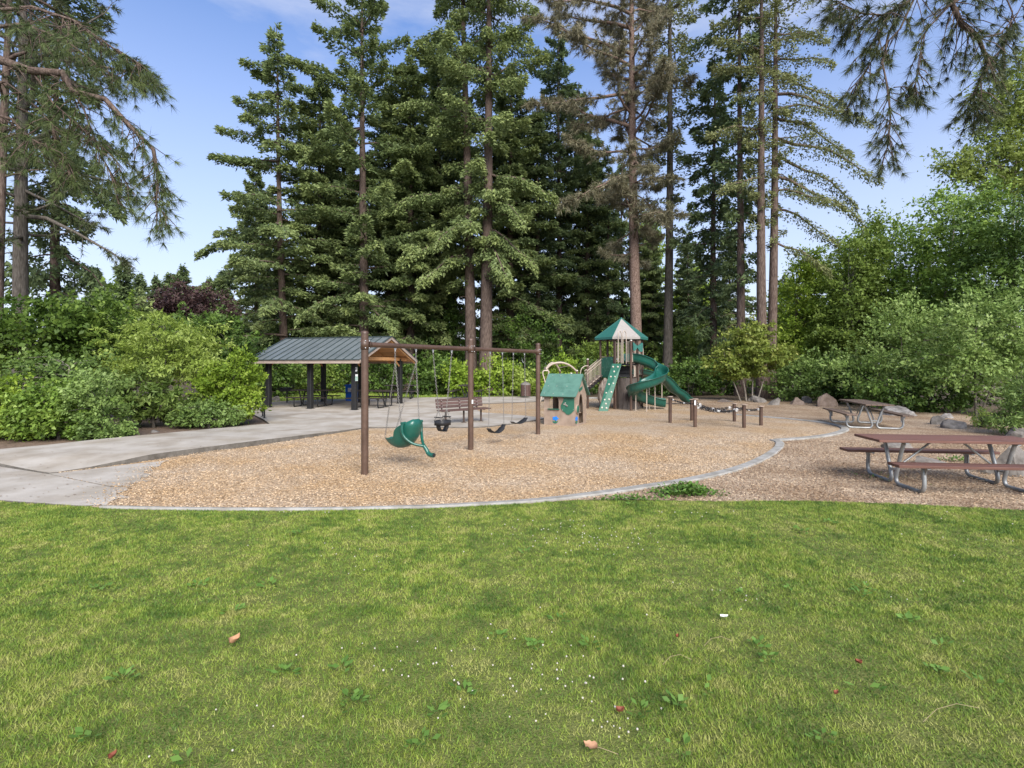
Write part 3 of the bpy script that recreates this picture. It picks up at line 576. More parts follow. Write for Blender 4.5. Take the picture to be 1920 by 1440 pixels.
def conifer(name, label, px, D, H, r0, z0, prof, nb, seed, leaf, bark='bark_fir', lean=(0, 0), droop=0.30, up=0.10, cpm=48, size=0.30, wide=0.30, tip=0.35, hang=0.1, boughs=(), gaps=(), group=None, sides=None, x=None, dead=0, cat='tree', tw=8):
    r = np.random.RandomState(seed); t = thing(name, label, cat, (X(px, D) if x is None else x, D, -0.05), 0, group)
    TP = trunk_pts(H, lean, r); mb = MB()
    mb.tube(TP, [r0 * (1 + 0.35 * math.exp(-z.z / 0.5)) * max(0.03, (1 - 0.93 * (z.z / H) ** 1.1)) for z in TP], tw)
    Vs, Fs, vs, off = [], [], [], 0
    ang = r.rand() * 6
    todo = []
    for i in range(nb):
        q = (i + r.rand()) / nb; z = z0 + (H - z0) * q ** 0.92
        if any(a <= z <= b for a, b in gaps) and r.rand() < 0.8: continue
        ang += 2.4 + 0.6 * (r.rand() - 0.5); rc = np.interp(q, [p[0] for p in prof], [p[1] for p in prof]) * (0.36 + 0.80 * r.rand())
        if sides: rc *= 1 + sides[0] * math.cos(ang - sides[1])
        if rc < 0.15: rc = 0.15
        todo.append((z, ang, rc, q))
    for z, ang, rc, q in todo:
        o = on_trunk(TP, z); dx, dy = math.cos(ang), math.sin(ang); dr = droop * (1.15 - 0.75 * q) * (0.7 + 0.6 * r.rand()); u_ = up * (0.4 + 1.4 * q) + 0.12 * r.randn()
        bp = [o + Vector((dx * rc * s + 0.06 * rc * math.sin(5 * s + z) * dy, dy * rc * s - 0.06 * rc * math.sin(5 * s + z) * dx, rc * (u_ * s - dr * s * s + 0.10 * s ** 4))) for s in (0, .2, .4, .6, .8, 1)]
        mb.tube(bp, [max(0.008, 0.024 * rc ** 0.8 * (1 - .8 * s)) for s in (0, .2, .4, .6, .8, 1)], 4, caps=False)
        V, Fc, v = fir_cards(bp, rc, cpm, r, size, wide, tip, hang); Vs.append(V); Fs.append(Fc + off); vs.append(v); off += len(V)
    for z, tx, ty, tz in boughs:                      # long boughs that make the outline: foot height on the trunk, tip offset
        o = on_trunk(TP, z); e = Vector((tx, ty, tz)); d = e - o; rc = d.length
        bp = [o + d * s + Vector((0, 0, 0.06 * rc * math.sin(PI * s) + 0.025 * rc * math.sin(9 * s + z))) for s in (0, .17, .34, .5, .67, .84, 1)]
        mb.tube(bp, [max(0.01, 0.03 * rc ** 0.7 * (1 - .85 * s)) for s in (0, .17, .34, .5, .67, .84, 1)], 5, caps=False)
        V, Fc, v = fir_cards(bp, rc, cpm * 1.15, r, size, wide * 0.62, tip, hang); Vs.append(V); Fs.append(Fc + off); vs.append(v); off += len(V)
    for k in range(dead):                             # bare dead snags low on the trunk
        z = z0 * (0.35 + 0.7 * r.rand()); a = r.rand() * 6.28; o = on_trunk(TP, z); l = 0.5 + 1.6 * r.rand()
        mb.tube([o, o + Vector((math.cos(a) * l * .5, math.sin(a) * l * .5, 0.05)), o + Vector((math.cos(a) * l, math.sin(a) * l, -0.15 * l))], [0.025, 0.016, 0.006], 4, caps=False)
    mb.build('trunk', bark, t)
    put('crown', npmesh('crown', np.concatenate(Vs), np.concatenate(Fs), leaf, np.concatenate(vs)), t)
    return t
def tufts(P, Dr, nn, Ln, Wd, r, spread=0.9):
    # needle tufts: nn thin needles fanning round each direction
    m = len(P); P = np.repeat(P, nn, 0); Dr = np.repeat(unit(Dr), nn, 0); K = unit(Dr * (0.35 + 0.5 * r.rand(m * nn, 1)) + spread * r.randn(m * nn, 3) * 0.62)
    K[:, 2] -= 0.12; K = unit(K); S = unit(np.cross(K, r.randn(m * nn, 3))) * (Wd * (0.7 + 0.6 * r.rand(m * nn)))[:, None] / 2; l = (Ln * (0.65 + 0.6 * r.rand(m * nn)))[:, None]
    V = np.stack([P - S, P + S, P + K * l], 1).reshape(-1, 3)
    v = np.clip(np.repeat(r.rand(m), nn) * 0.55 + 0.45 * r.rand(m * nn), 0, 1)
    return V, np.arange(3 * m * nn).reshape(-1, 3), v
def pine(name, label, x, D, H, r0, z0, reach, nb, seed, leaf, bark, ntw=14, nn=16, Ln=0.26, Wd=0.028, lean=(0, 0), extra=(), group=None, sides=None, prof=None, dens=1.0, upb=0.25, near=False, fan=0.9):
    r = np.random.RandomState(seed); t = thing(name, label, 'tree', (x, D, -0.05), 0, group)
    TP = trunk_pts(H, lean, r, wob=0.2); mb = MB(); mb.tube(TP, [r0 * (1 + 0.3 * math.exp(-z.z / 0.5)) * max(0.05, 1 - 0.86 * (z.z / H) ** 1.3) for z in TP], 10)
    PP, DD = [], []; ang = r.rand() * 6; limbs = []
    for i in range(nb):
        q = (i + r.rand()) / nb; z = z0 + (H - z0) * q * 0.97; ang += 2.4 + 0.8 * (r.rand() - .5)
        rc = reach * (np.interp(q, *prof) if prof else (0.55 + 0.6 * math.sin(PI * min(1, q * 1.05)) * 0.8)) * (0.55 + 0.55 * r.rand())
        if sides: rc *= 1 + sides[0] * math.cos(ang - sides[1])
        o = on_trunk(TP, z); d = Vector((math.cos(ang), math.sin(ang), upb * (0.3 + 1.4 * q) + 0.25 * r.randn()))
        bp = [o]; cur = o.copy(); dd = d.normalized()
        for k in range(6):
            dd = (dd + Vector((0.22 * r.randn(), 0.22 * r.randn(), 0.12 * r.randn() - 0.10 + 0.05 * k))).normalized(); cur = cur + dd * rc / 6; bp.append(cur.copy())
        limbs.append((bp, rc))
    for bp in extra: limbs.append(([Vector(p) for p in bp], sum((Vector(a) - Vector(b)).length for a, b in zip(bp[:-1], bp[1:]))))
    for li, (bp, rc) in enumerate(limbs):
        m = len(bp); lr = 0.030 * rc ** 0.75 * ((0.62 if li == nb else 0.36) if near else 1.0)
        if near: bp = [q_ + Vector(r.randn(3) * 0.035) for q_ in bp]
        mb.tube(bp, [max(0.009, lr * (1 - .9 * k / (m - 1))) for k in range(m)], 6, caps=False)
        for k in range(max(4, int(ntw * dens * rc / 3))):
            s = 0.18 + 0.82 * r.rand() ** 0.7; u = s * (m - 1); i = min(int(u), m - 2); o = bp[i].lerp(bp[i + 1], u - i); a = r.rand() * 6.28; l = (0.25 + 0.55 * r.rand()) * min(1.3, 0.35 + rc * 0.22) * (1.25 - s * 0.7)
            ax = (bp[i + 1] - bp[i]).normalized(); d = (ax * 0.6 + Vector((r.randn(), r.randn(), 0.5 * r.randn() - (0.9 if near else 0.25))) * 0.75).normalized()
            e1 = o + d * l * .55; e2 = o + d * l + Vector((0, 0, -0.12 * l + 0.1 * r.randn() * l))
            mb.tube([o, e1, e2], [0.012, 0.009, 0.005], 3, caps=False)
            for w_ in ((0.7, 1.0) if near else (0.55, 0.8, 1.0)):
                p = o.lerp(e2, w_); PP.append(list(p)); DD.append(list((e2 - e1).normalized()))
    mb.build('trunk', bark, t)
    V, Fc, v = tufts(np.array(PP), np.array(DD), nn, Ln, Wd, r, fan); put('crown', npmesh('crown', V, Fc, leaf, v), t)
    return t
def broadleaf(name, label, loc, blobs, leaf, nclump, nleaf, lsize, seed, bark='bark_grey', stems=None, spread=0.35, ratio=0.6, group=None, shell=0.55, flat=0.6, cat=None, hang=0.15, twigs=30, part='crown', parts=('crown', 'trunk')):
    # blobs: (dx, dy, z, rx, ry, rz) ellipsoids of foliage above loc; leaves sit in clumps near their skins
    far = lsize >= 0.17; nclump = int(nclump * (1.0 if far else 0.72)); nleaf = int(nleaf * (1.9 if far else 1.45)); spread *= 0.86; lsize *= 0.66 if far else 0.9
    r = np.random.RandomState(seed); t = thing(name, label, cat or ('tree' if name.endswith('tree') else 'shrub'), loc, 0, group)
    Bl = np.array(blobs, float); wgt = (Bl[:, 3] * Bl[:, 5]) ** 0.9; wgt /= wgt.sum(); bi = r.choice(len(Bl), nclump, p=wgt); b = Bl[bi]
    d = unit(r.randn(nclump, 3)); rad = (shell + (1.06 - shell) * r.rand(nclump) ** 0.8)
    lob = 1 + 0.22 * np.sin(d[:, 0] * 5 + b[:, 0] * 3 + d[:, 1] * 4) * np.sin(d[:, 2] * 6 + b[:, 1] * 2 + d[:, 0] * 3) + 0.15 * r.randn(nclump)
    C = b[:, :3] + d * b[:, 3:] * (rad * lob)[:, None]; fq = 0.75 / spread
    hol = np.sin(C[:, 0] * fq + seed) * np.sin(C[:, 2] * fq * 1.2 + 2) + np.sin(C[:, 0] * fq * 0.6 - C[:, 2] * fq * 0.8 + C[:, 1] * fq * 0.5); ok_ = (hol > -0.75) | (r.rand(nclump) < 0.25); C, d, rad, b, bi = C[ok_], d[ok_], rad[ok_], b[ok_], bi[ok_]; nclump = len(C); low = C[:, 2] < 0.10; C[low, 2] = 0.10 + 0.25 * r.rand(low.sum())
    nclump0 = nclump; cs = spread * (0.35 + 0.75 * r.rand(nclump) ** 1.5); cv = r.rand(nclump)
    ci = np.repeat(np.arange(nclump), nleaf); n = len(ci)
    # young shoots standing out of the outline
    tops = np.where((d[:, 2] > -0.1) & (rad > 0.8))[0]; ns = min(len(tops), max(6, nclump // 5)); si = r.choice(tops, ns, replace=False) if ns else tops
    nl = 11; so = np.repeat(C[si], nl, 0); sdir = unit(d[si] * np.array([[.7, .7, .4]]) + 0.35 * r.randn(ns, 3) + np.array([[0, 0, 0.75]])); sl = (0.7 + 1.3 * r.rand(ns)) * spread * 1.5
    tt = np.tile(np.linspace(0, 1, nl), ns)[:, None]; SPt = so + np.repeat(sdir * sl[:, None], nl, 0) * tt + 0.12 * spread * r.randn(ns * nl, 3)
    P = C[ci] + r.randn(n, 3) * cs[ci][:, None] * np.array([[1, 1, flat]]); P[:, 2] = np.maximum(P[:, 2], 0.03)
    P = np.concatenate([P, SPt]); ci = np.concatenate([ci, np.repeat(si, nl)]); n = len(ci)
    outd = unit(d[ci] * np.array([[1, 1, 0.5]]) + 0.001); K = outd * 0.6 + 0.8 * r.randn(n, 3); K[:, 2] -= hang
    N = 0.7 * r.randn(n, 3) + outd * 0.75 + np.array([[0, 0, 0.65]])
    ls = 1.35 * lsize * (0.5 + 0.9 * r.rand(n) ** 1.3)
    if far:                                           # distant leaves: one face each
        K = unit(K); Sx = unit(np.cross(K, N)) * (ls * ratio * (0.5 + 0.35 * r.rand(n)))[:, None]; V = np.stack([P - Sx, P + Sx * 0.8 + K * (0.35 * ls)[:, None], P + K * ls[:, None]], 1).reshape(-1, 3); Fc = np.arange(3 * n).reshape(-1, 3)
    else: V, Fc = kites(P, K, N, ls, ls * ratio * (0.75 + 0.5 * r.rand(n)), 0.42)
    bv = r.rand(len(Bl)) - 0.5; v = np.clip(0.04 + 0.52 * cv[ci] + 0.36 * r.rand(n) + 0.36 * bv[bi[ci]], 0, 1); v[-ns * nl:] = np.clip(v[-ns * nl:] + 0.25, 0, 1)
    mb = MB()
    stems = stems or [(0, 0, 0.06)]
    cen = [(C[k], k) for k in r.choice(nclump, min(twigs, nclump), replace=False)]
    hubs = []
    for sx, sy, sr in stems:
        j = min(range(len(Bl)), key=lambda k: abs(Bl[k, 0] - sx * 3) + abs(Bl[k, 1] - sy * 3) + 0.2 * Bl[k, 2]); e = Vector(Bl[j, :3]) + Vector((0, 0, Bl[j, 5] * 0.35)); s0 = Vector((sx, sy, -0.05))
        mid = s0.lerp(e, 0.5) + Vector((0.08 * r.randn(), 0.08 * r.randn(), 0.1)) * e.z * 0.3
        pts = smooth_pts([s0, mid, e], 5); mb.tube(pts, [max(0.01, sr * (1 - 0.72 * k / (len(pts) - 1))) for k in range(len(pts))], 7); hubs += pts[4:]
    for c, k in cen:
        c = Vector(c); below = [q for q in hubs if q.z < c.z + 0.1] or hubs; h = min(below, key=lambda q: (q - c).length); 
        q = h.lerp(c, 0.5) + Vector((0, 0, 0.12 * (c - h).length)); mb.tube([h, q, c], [max(0.008, 0.25 * stems[0][2]), max(0.006, 0.14 * stems[0][2]), 0.004], 4, caps=False)
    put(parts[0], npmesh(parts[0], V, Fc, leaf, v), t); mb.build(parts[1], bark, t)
    return t
# --- the conifers round the clearing. px: trunk in the photo, D: depth
conifer('fir_tree', 'fir with thin bare-topped crown at the open sky end of the conifer clump', 535, 42, 29.2, 0.36, 3.0, [(0, 5.6), (.25, 6.0), (.45, 4.6), (.7, 3.2), (.85, 2.6), (1, .4)], 84, 101, 'fir_needles', lean=(-0.7, 0), droop=0.36, cpm=40, sides=(0.15, PI), gaps=((15.5, 17.5),), boughs=((13, -6.6, -1, 10.5), (10.5, -6.5, -1.5, 7.6), (17.5, -4.6, -.5, 18.4), (22.5, -3.6, 0, 21.8), (25, -2.6, 0, 25.4)))
conifer('fir_tree', 'dense dark fir between the bare-topped fir and the tall thin-crowned fir', 600, 45, 27.0, 0.40, 3.0, [(0, 4.2), (.3, 5.0), (.6, 3.8), (.85, 2.2), (1, .3)], 120, 102, 'fir_needles', droop=0.34, cpm=52)
conifer('fir_tree', 'tall fir whose straight trunk shows through its thin upper crown, above the shelter', 683, 40, 33.5, 0.42, 2.6, [(0, 4.4), (.2, 5.0), (.45, 4.4), (.62, 4.3), (.8, 4.0), (.93, 2.6), (1, .3)], 92, 103, 'fir_needles', droop=0.26, up=0.26, cpm=40, lean=(-0.15, 0), gaps=((12, 13), (15.5, 17.2), (19, 20.2)), boughs=((22.5, -5.6, -.6, 25.2), (23, 4.9, 0, 24.0), (20, -4.6, -1, 17.0), (8, -4.5, -2, 5.2), (6.5, 3.0, -3, 4.4)))
conifer('fir_tree', 'dense fir filling the gap beside the twin-trunked fir', 768, 42.5, 27.0, 0.38, 3.2, [(0, 4.0), (.3, 4.6), (.55, 4.2), (.8, 3.0), (1, .3)], 120, 104, 'fir_needles', droop=0.33, cpm=52)
conifer('fir_tree', 'big reddish trunked fir with drooping pale boughs, slimmer stem of the central twins', 884, 39.5, 38.0, 0.46, 8.0, [(0, 2.2), (.12, 3.8), (.4, 4.4), (.6, 4.5), (.8, 4.4), (1, 2.0)], 84, 105, 'fir_bright', lean=(-0.9, 0.2), droop=0.36, cpm=48, size=0.27, hang=0.35, gaps=((18, 19.5), (23, 24), (27, 28.5)), dead=10, tip=0.42, boughs=((12, -5.2, -2.0, 9.2), (10.5, -3.4, -3.4, 7.6), (15, -6.6, -1.5, 13.2), (24, -4.6, -1.0, 25.2), (21, -5.6, -1.2, 21), (13, -2.2, -3.6, 10.2)))
conifer('fir_tree', 'big reddish trunked fir with drooping pale boughs, thicker stem of the central twins', 910, 38.4, 39.0, 0.50, 8.5, [(0, 2.0), (.15, 3.4), (.4, 3.8), (.6, 4.2), (.8, 4.2), (1, 2.0)], 78, 106, 'fir_bright', lean=(0.3, -0.2), droop=0.36, cpm=48, size=0.27, hang=0.4, gaps=((16, 17.5), (20.5, 22), (26, 27.5)), dead=10, tip=0.42, boughs=((23, 4.6, -.5, 24.4), (25, 3.6, -.5, 27), (12, 3.7, -2.2, 8.6), (16, 5.2, -1.4, 13.8), (11, 1.8, -3.4, 7.4), (14.5, 2.8, -3.0, 11.6)))
conifer('fir_tree', 'slender fir whose pointed tip stands beside the brownish pine', 1047, 50, 34.8, 0.36, 5.0, [(0, 3.4), (.3, 3.8), (.6, 3.4), (.8, 2.6), (1, .25)], 110, 107, 'fir_dark', droop=0.26, cpm=44, dead=12)
conifer('fir_tree', 'thin dark fir with bare lower trunk behind the arch climber', 1008, 47, 25, 0.30, 6.0, [(0, 2.4), (.4, 3.2), (.8, 2.0), (1, .3)], 84, 108, 'fir_dark', droop=0.3, dead=14)
pine('pine_tree', 'tall pine with plated pinkish trunk and brownish drooping crown behind the play tower', X(1196, 38), 38, 36.0, 0.42, 9.5, 6.2, 74, 109, 'pine_brownish', 'bark_pine', ntw=30, nn=12, Ln=0.42, Wd=0.042, lean=(-0.6, 0), sides=(0.32, PI), prof=([0, .12, .35, .6, 1], [.35, .75, 1.0, 1.0, .7]), upb=0.3)
conifer('fir_tree', 'tall straight grey trunk with sparse twiggy crown beside the plated pine', 1251, 40, 38.0, 0.39, 11, [(0, 1.5), (.3, 2.6), (.6, 2.9), (1, 2.0)], 92, 110, 'fir_olive', bark='bark_grey', lean=(0.25, 0), droop=0.2, up=0.05, cpm=21, size=0.26, tip=0.25, dead=10)
conifer('fir_tree', 'dark drooping spruce between the grey trunk and the twin trunks', 1340, 37, 24.0, 0.30, 2.4, [(0, 2.4), (.3, 2.9), (.55, 2.4), (.8, 1.9), (1, .3)], 84, 111, 'fir_dark', droop=0.40, cpm=34, hang=0.35)
conifer('fir_tree', 'dark fir with bare lower trunk just left of the twin trunks', 1388, 33, 30.0, 0.31, 7.0, [(0, 1.2), (.2, 1.8), (.4, 2.0), (.6, 2.8), (.85, 3.2), (1, 1.2)], 60, 112, 'fir_dark', droop=0.34, cpm=26, hang=0.25, dead=8)
TW = dict(leaf='fir_olive', droop=0.22, up=0.06, cpm=40, size=0.17, wide=0.25)
conifer('fir_tree', 'open-crowned fir with straight trunk behind the small yellow maple, lefthand twin', 1430, 31, 30.0, 0.33, 9.5, [(0, .8), (.2, 2.0), (.5, 2.6), (.8, 2.8), (1, 1.4)], 62, 113, lean=(-0.15, 0), sides=(0.25, PI), boughs=((13, -3.2, -1.5, 11.8), (16, -3.6, -.6, 15.4), (19.5, -3.0, 0, 19.6)), **TW)
conifer('fir_tree', 'open-crowned fir with long level boughs reaching over the right clearing, righthand twin', 1444, 31.6, 31.0, 0.31, 9.0, [(0, .8), (.2, 1.8), (.5, 2.4), (.8, 3.0), (1, 1.6)], 58, 114, lean=(0.5, 0), sides=(0.3, 0), boughs=((9.4, 3.1, -1, 7.4), (11.5, 4.4, .3, 9.2), (13.3, 5.1, -.8, 10.4), (14.6, 5.6, .5, 11.8), (15.7, 6.4, -.6, 12.9), (17, 5.4, .6, 14.8), (18.4, 5.9, -.4, 16.2), (19.3, 4.8, .5, 17.9), (20.4, 3.9, 0, 20.2), (22, 3.6, 0, 21.6), (17.5, 3.6, -2, 16.2), (12.5, 3.2, -2.2, 10.8)), **TW)
# more dense firs behind, copies of the dense one with their own turn and size
dense = next(o for o in COL.objects if o.get('label', '').startswith('dense dark fir between'))
for i_, (px_, D_, k_, lb_) in enumerate(((645, 48, .92, 'dense fir at the back of the clump, between the two tallest left firs'), (728, 47, .95, 'dense fir at the back of the clump, over the ridge end of the shelter'), (822, 47, 1.08, 'dense fir at the back of the clump, just left of the central twin firs'), (958, 46, 1.05, 'dense fir just right of the central twin firs'), (1100, 51, .9, 'dense fir behind the stairs of the play tower'), (480, 50, .72, 'short dense fir at the outer left foot of the clump'), (1290, 52, .52, 'low dense fir in the gap between grey trunk and drooping spruce'), (1368, 50, .55, 'low dense fir in the gap between drooping spruce and twin trunks'), (1216, 56, .62, 'low dense fir in the gap between plated pine and grey trunk'), (1470, 54, .42, 'low dense fir just right of the twin trunks'))):
    copy_thing(dense, lb_, (X(px_, D_), D_, -0.05), 1.1 + 1.7 * i_, (k_, k_, k_ * (1 + .05 * (i_ % 3))))
# the shaded wood behind them: copies of three slender firs
protos = [conifer('wood_fir', 'slender dark fir in the shaded wood behind the playground', 820, 52, 26, 0.26, 5, [(0, 2.2), (.4, 3.0), (.8, 1.8), (1, .2)], 70, 121, 'fir_dark', cpm=34, size=0.36, dead=10, group='firs in the shaded wood'),
          conifer('wood_fir', 'slender dark fir in the shaded wood behind the playground', 960, 55, 28, 0.28, 7, [(0, 2.0), (.4, 2.8), (.8, 2.0), (1, .2)], 66, 122, 'fir_dark', cpm=34, size=0.36, dead=12, group='firs in the shaded wood'),
          conifer('wood_fir', 'slender dark fir in the shaded wood behind the playground', 1115, 58, 25, 0.24, 4, [(0, 2.4), (.4, 2.8), (.8, 1.6), (1, .2)], 66, 123, 'fir_dark', cpm=34, size=0.36, dead=8, group='firs in the shaded wood')]
WP = [(505, 56), (660, 60), (725, 56), (790, 52), (850, 49), (750, 64), (830, 60), (940, 50), (985, 60), (1030, 66), (1085, 52), (1140, 50), (1165, 62), (1225, 56), (1290, 50), (1315, 60)]
rw = np.random.RandomState(9)
for i, (px, D) in enumerate(WP):
    k = 0.8 + 0.28 * rw.rand()
    if px > 1180: k *= 0.62
    copy_thing(protos[i % 3], protos[0]['label'], (X(px, D), D, -0.05), rw.rand() * 6.28, (k, k, k * (0.9 + 0.2 * rw.rand())))
# far conifers on the skyline over the left shrubs
FARC = [(178, 500, 70, 'broad pointed fir on the skyline behind the left shrubs'), (232, 488, 66, 'tallest pointed fir on the skyline behind the left shrubs'), (262, 512, 76, 'short fir on the skyline just beside the tallest pointed one'), (292, 515, 80, 'rounded fir on the skyline above the purple-leaved tree'), (318, 512, 82, 'thin spire fir on the skyline above the purple-leaved tree'), (343, 497, 74, 'pointed fir on the skyline above the purple-leaved tree'), (392, 520, 62, 'fir on the skyline just beside the tall conifer clump'), (420, 505, 58, 'fir half hidden by the low boughs of the conifer clump'), (130, 530, 90, 'low fir on the skyline behind the dark left trunk')]
fp = None
for i, (px, py, D, lb) in enumerate(FARC):
    H = Zp(py, D)
    if fp is None: fp = conifer('skyline_fir', lb, px, D, H, 0.25, 1.5, [(0, 4.2), (.4, 3.4), (.75, 1.9), (1, .15)], 80, 131, 'fir_dark', cpm=26, size=0.55, group='firs on the skyline'); H0 = H
    else: k = H / H0; w_ = k * (0.65 + 0.5 * ((i * 37) % 10) / 10); copy_thing(fp, lb, (X(px, D), D, -0.05), i * 1.3, (w_, w_, k), 'firs on the skyline')
# --- pines beside the camera: trunks behind the left shrubs, and two whose limbs hang into the picture
pine('pine_tree', 'thick grey barked pine rising behind the left shrubs', X(40, 24), 24, 24, 0.33, 7.0, 5.4, 40, 141, 'pine_needles', 'bark_grey', ntw=15, nn=12, Ln=0.28, Wd=0.028, lean=(0.1, 0), sides=(0.3, 0), dens=1.0, extra=[[(0.1, 0, 8.8), (1.5, -.4, 8.6), (3.0, -.6, 7.9), (4.6, -.6, 7.0), (5.6, -.5, 6.3)], [(0.1, 0, 12), (2.2, -.6, 12.6), (4.4, -.6, 11.8), (6.0, -.4, 10.4)], [(.1, 0, 15.5), (2.4, -.4, 16.6), (4.8, 0, 16.2), (6.2, 0, 15.2)]])
conifer('fir_tree', 'dark fir with hanging ragged boughs behind the left shrubs', 105, 27, 25, 0.27, 3.8, [(0, 1.6), (.25, 2.4), (.5, 3.0), (.8, 2.6), (1, .8)], 78, 142, 'fir_dark', bark='bark_fir', droop=0.5, cpm=34, hang=0.4, size=0.27, boughs=((8, 3.6, -1, 5.4), (12, 4.0, -.8, 9.5)))
pine('pine_tree', 'leaning dark pine trunk at the edge of the lawn shrubs', X(-12, 22), 22, 22, 0.24, 8, 4.0, 24, 143, 'pine_needles', 'bark_fir', ntw=16, nn=13, Ln=0.28, Wd=0.028, lean=(0.9, 0))
def hanging(o, pts): return [tuple(Vector(p) - Vector(o)) for p in pts]
def limb_px(D, L_): return [A(px, py, D + dd) for px, py, dd in L_]
o1 = (-14.6, 11.5, -0.05)
EX1 = [limb_px(11, l) for l in ([(-330, 60, .6), (-120, 95, .3), (0, 108, 0), (60, 130, 0), (118, 134, -.1), (140, 165, -.2), (190, 185, -.3), (240, 235, -.3), (285, 285, -.3), (298, 340, -.3), (292, 380, -.3), (318, 408, -.3)], [(-330, 80, .6), (-100, 190, .2), (20, 220, .1), (60, 260, .1), (110, 290, 0), (130, 330, 0)], [(-330, 60, .6), (-60, 20, 0), (60, 10, -.3), (140, 40, -.4), (215, 90, -.4), (262, 120, -.4)], [(-330, 60, .6), (-80, 60, .6), (40, 40, .6), (120, 70, .7), (190, 120, .8), (255, 140, .8), (290, 150, .8)], [(60, 130, 0), (100, 190, 0), (150, 240, .1), (215, 300, .1), (235, 350, .1)], [(118, 134, -.1), (160, 200, -.1), (180, 260, 0), (212, 330, 0), (222, 380, 0)], [(-100, 190, .2), (0, 150, .2), (50, 180, .2), (90, 230, .1), (100, 280, .1)])]
def near_pine(label, o, H, r0, EXs, seed, leaf, dens, nn, lean=(0, 0), ntop=10):
    return pine('pine_tree', label, o[0], o[1], H, r0, 9.0, 3.2, ntop, seed, leaf, 'bark_fir', ntw=26, nn=nn, Ln=0.21, Wd=0.0095, lean=lean, dens=dens, near=True, fan=0.55, extra=[hanging(o, l) for l in EXs])
near_pine('pine just outside the picture whose crooked grey limb hangs in at the top left corner', o1, 17, 0.3, EX1, 151, 'pine_fresh', 1.2, 36, ntop=12)
o2 = (15.5, 10.8, -0.05)
EX2 = [limb_px(10.5, l) for l in ([(2370, -200, .3), (2150, -140, 0), (1960, -90, -.2), (1860, -50, -.2), (1785, 5, -.2), (1800, 45, -.2), (1830, 70, -.2), (1850, 120, -.2), (1835, 170, -.2), (1828, 210, -.2)], [(1785, 5, -.2), (1745, 40, -.2), (1735, 60, -.1), (1722, 110, -.1), (1712, 160, 0), (1716, 190, 0)], [(2370, -200, .3), (2050, -180, .4), (1850, -90, .4), (1740, -40, .3), (1700, 0, .3), (1655, 30, .3), (1610, 20, .3), (1572, 5, .3)], [(1700, 0, .3), (1670, 60, .3), (1660, 120, .2), (1665, 170, .2), (1668, 215, .2), (1662, 270, .2), (1655, 300, .2)], [(1740, -40, .3), (1690, 60, .4), (1640, 110, .4), (1610, 160, .4), (1590, 200, .4)], [(1670, 60, .3), (1630, 80, .4), (1600, 120, .4)], [(1830, 70, -.2), (1880, 60, -.2), (1905, 30, -.1), (1930, -20, 0)], [(1668, 160, .2), (1700, 165, .2), (1730, 170, .1)], [(1860, -50, -.2), (1900, 20, 0), (1890, 80, 0), (1870, 100, 0)], [(1655, 30, .3), (1640, 60, .3), (1655, 110, .3)])]
near_pine('pine just outside the picture whose dark needle tufts hang in at the top right corner', o2, 17, 0.3, EX2, 152, 'pine_needles', 1.3, 36, ntop=8)
# ------------------------------------------------------------------ broadleaf trees and shrubs
def ell(px, py, D, wpx, hpx, dep=None, dy=0.0, x0=0.0):
    # an ellipsoid of foliage seen at a pixel, half sizes in pixels, relative to a plant standing at (x0, D)
    k = (D + dy) / F; return (X(px, D + dy) - x0, dy, Zp(py, D + dy), wpx * k, dep or wpx * k, hpx * k)
def plant(name, label, px, D, ells, leaf, nclump, nleaf, lsize, seed, **kw):
    x0 = X(px, D); return broadleaf(name, label, (x0, D, -0.02), [ell(a, b, D, c, d, e[0] if e else None, e[1] if len(e) > 1 else 0.0, x0) for a, b, c, d, *e in ells], leaf, nclump, nleaf, lsize, seed, **kw)
# right: deciduous wood
plant('maple_tree', 'broad green maple rising over the right hand shrubs', 1690, 33, [(1690, 500, 85, 85, 2.6), (1640, 560, 80, 90, 2.6), (1745, 530, 80, 80, 2.4), (1690, 620, 110, 80, 3), (1665, 440, 40, 40, 1.3)], 'leaf_maple', 520, 26, 0.24, 201, spread=0.55, stems=[(0, 0, .14), (.5, .2, .09), (-.5, .1, .08)])
plant('maple_tree', 'tall green maple with a thin pale stem showing through its leaves', 1795, 29, [(1790, 450, 85, 80, 2.4), (1830, 400, 55, 50, 1.6), (1770, 540, 90, 80, 2.6), (1840, 520, 80, 90, 2.4), (1740, 600, 70, 70, 2)], 'leaf_maple', 560, 26, 0.22, 202, spread=0.5, bark='bark_pale', stems=[(0, 0, .10), (.4, .2, .07)])
plant('maple_tree', 'green tree filling the picture edge under the pale feathery tree', 1900, 25, [(1880, 420, 70, 70, 1.9), (1920, 470, 90, 110, 2.3), (1870, 540, 80, 90, 2), (1930, 600, 90, 90, 2)], 'leaf_deep', 520, 26, 0.19, 203, spread=0.45, stems=[(0, 0, .12), (.5, .3, .08)])
plant('feathery_tree', 'tall pale green feathery tree against the sky at the picture edge', 1905, 34, [(1885, 200, 55, 80, 2.0), (1925, 150, 60, 90, 2.2), (1850, 290, 75, 45, 2.2), (1905, 320, 90, 60, 2.4), (1790, 310, 38, 22, 1.0), (1935, 260, 70, 80, 2.2), (1840, 360, 60, 40, 1.6)], 'leaf_pale', 520, 26, 0.24, 204, spread=0.55, bark='bark_pale', stems=[(0, 0, .16), (.6, .2, .10)], cat='tree', shell=0.3, twigs=90)
plant('alder_tree', 'slim pale green tree with a dark thin stem behind the small yellow maple', 1528, 38, [(1530, 560, 48, 60, 2), (1560, 620, 55, 70, 2), (1500, 640, 55, 70, 2), (1540, 510, 26, 36, 1.1)], 'leaf_wood', 330, 24, 0.26, 205, spread=0.55, bark='bark_fir', stems=[(0, 0, .10)], shell=0.35, cat='tree')
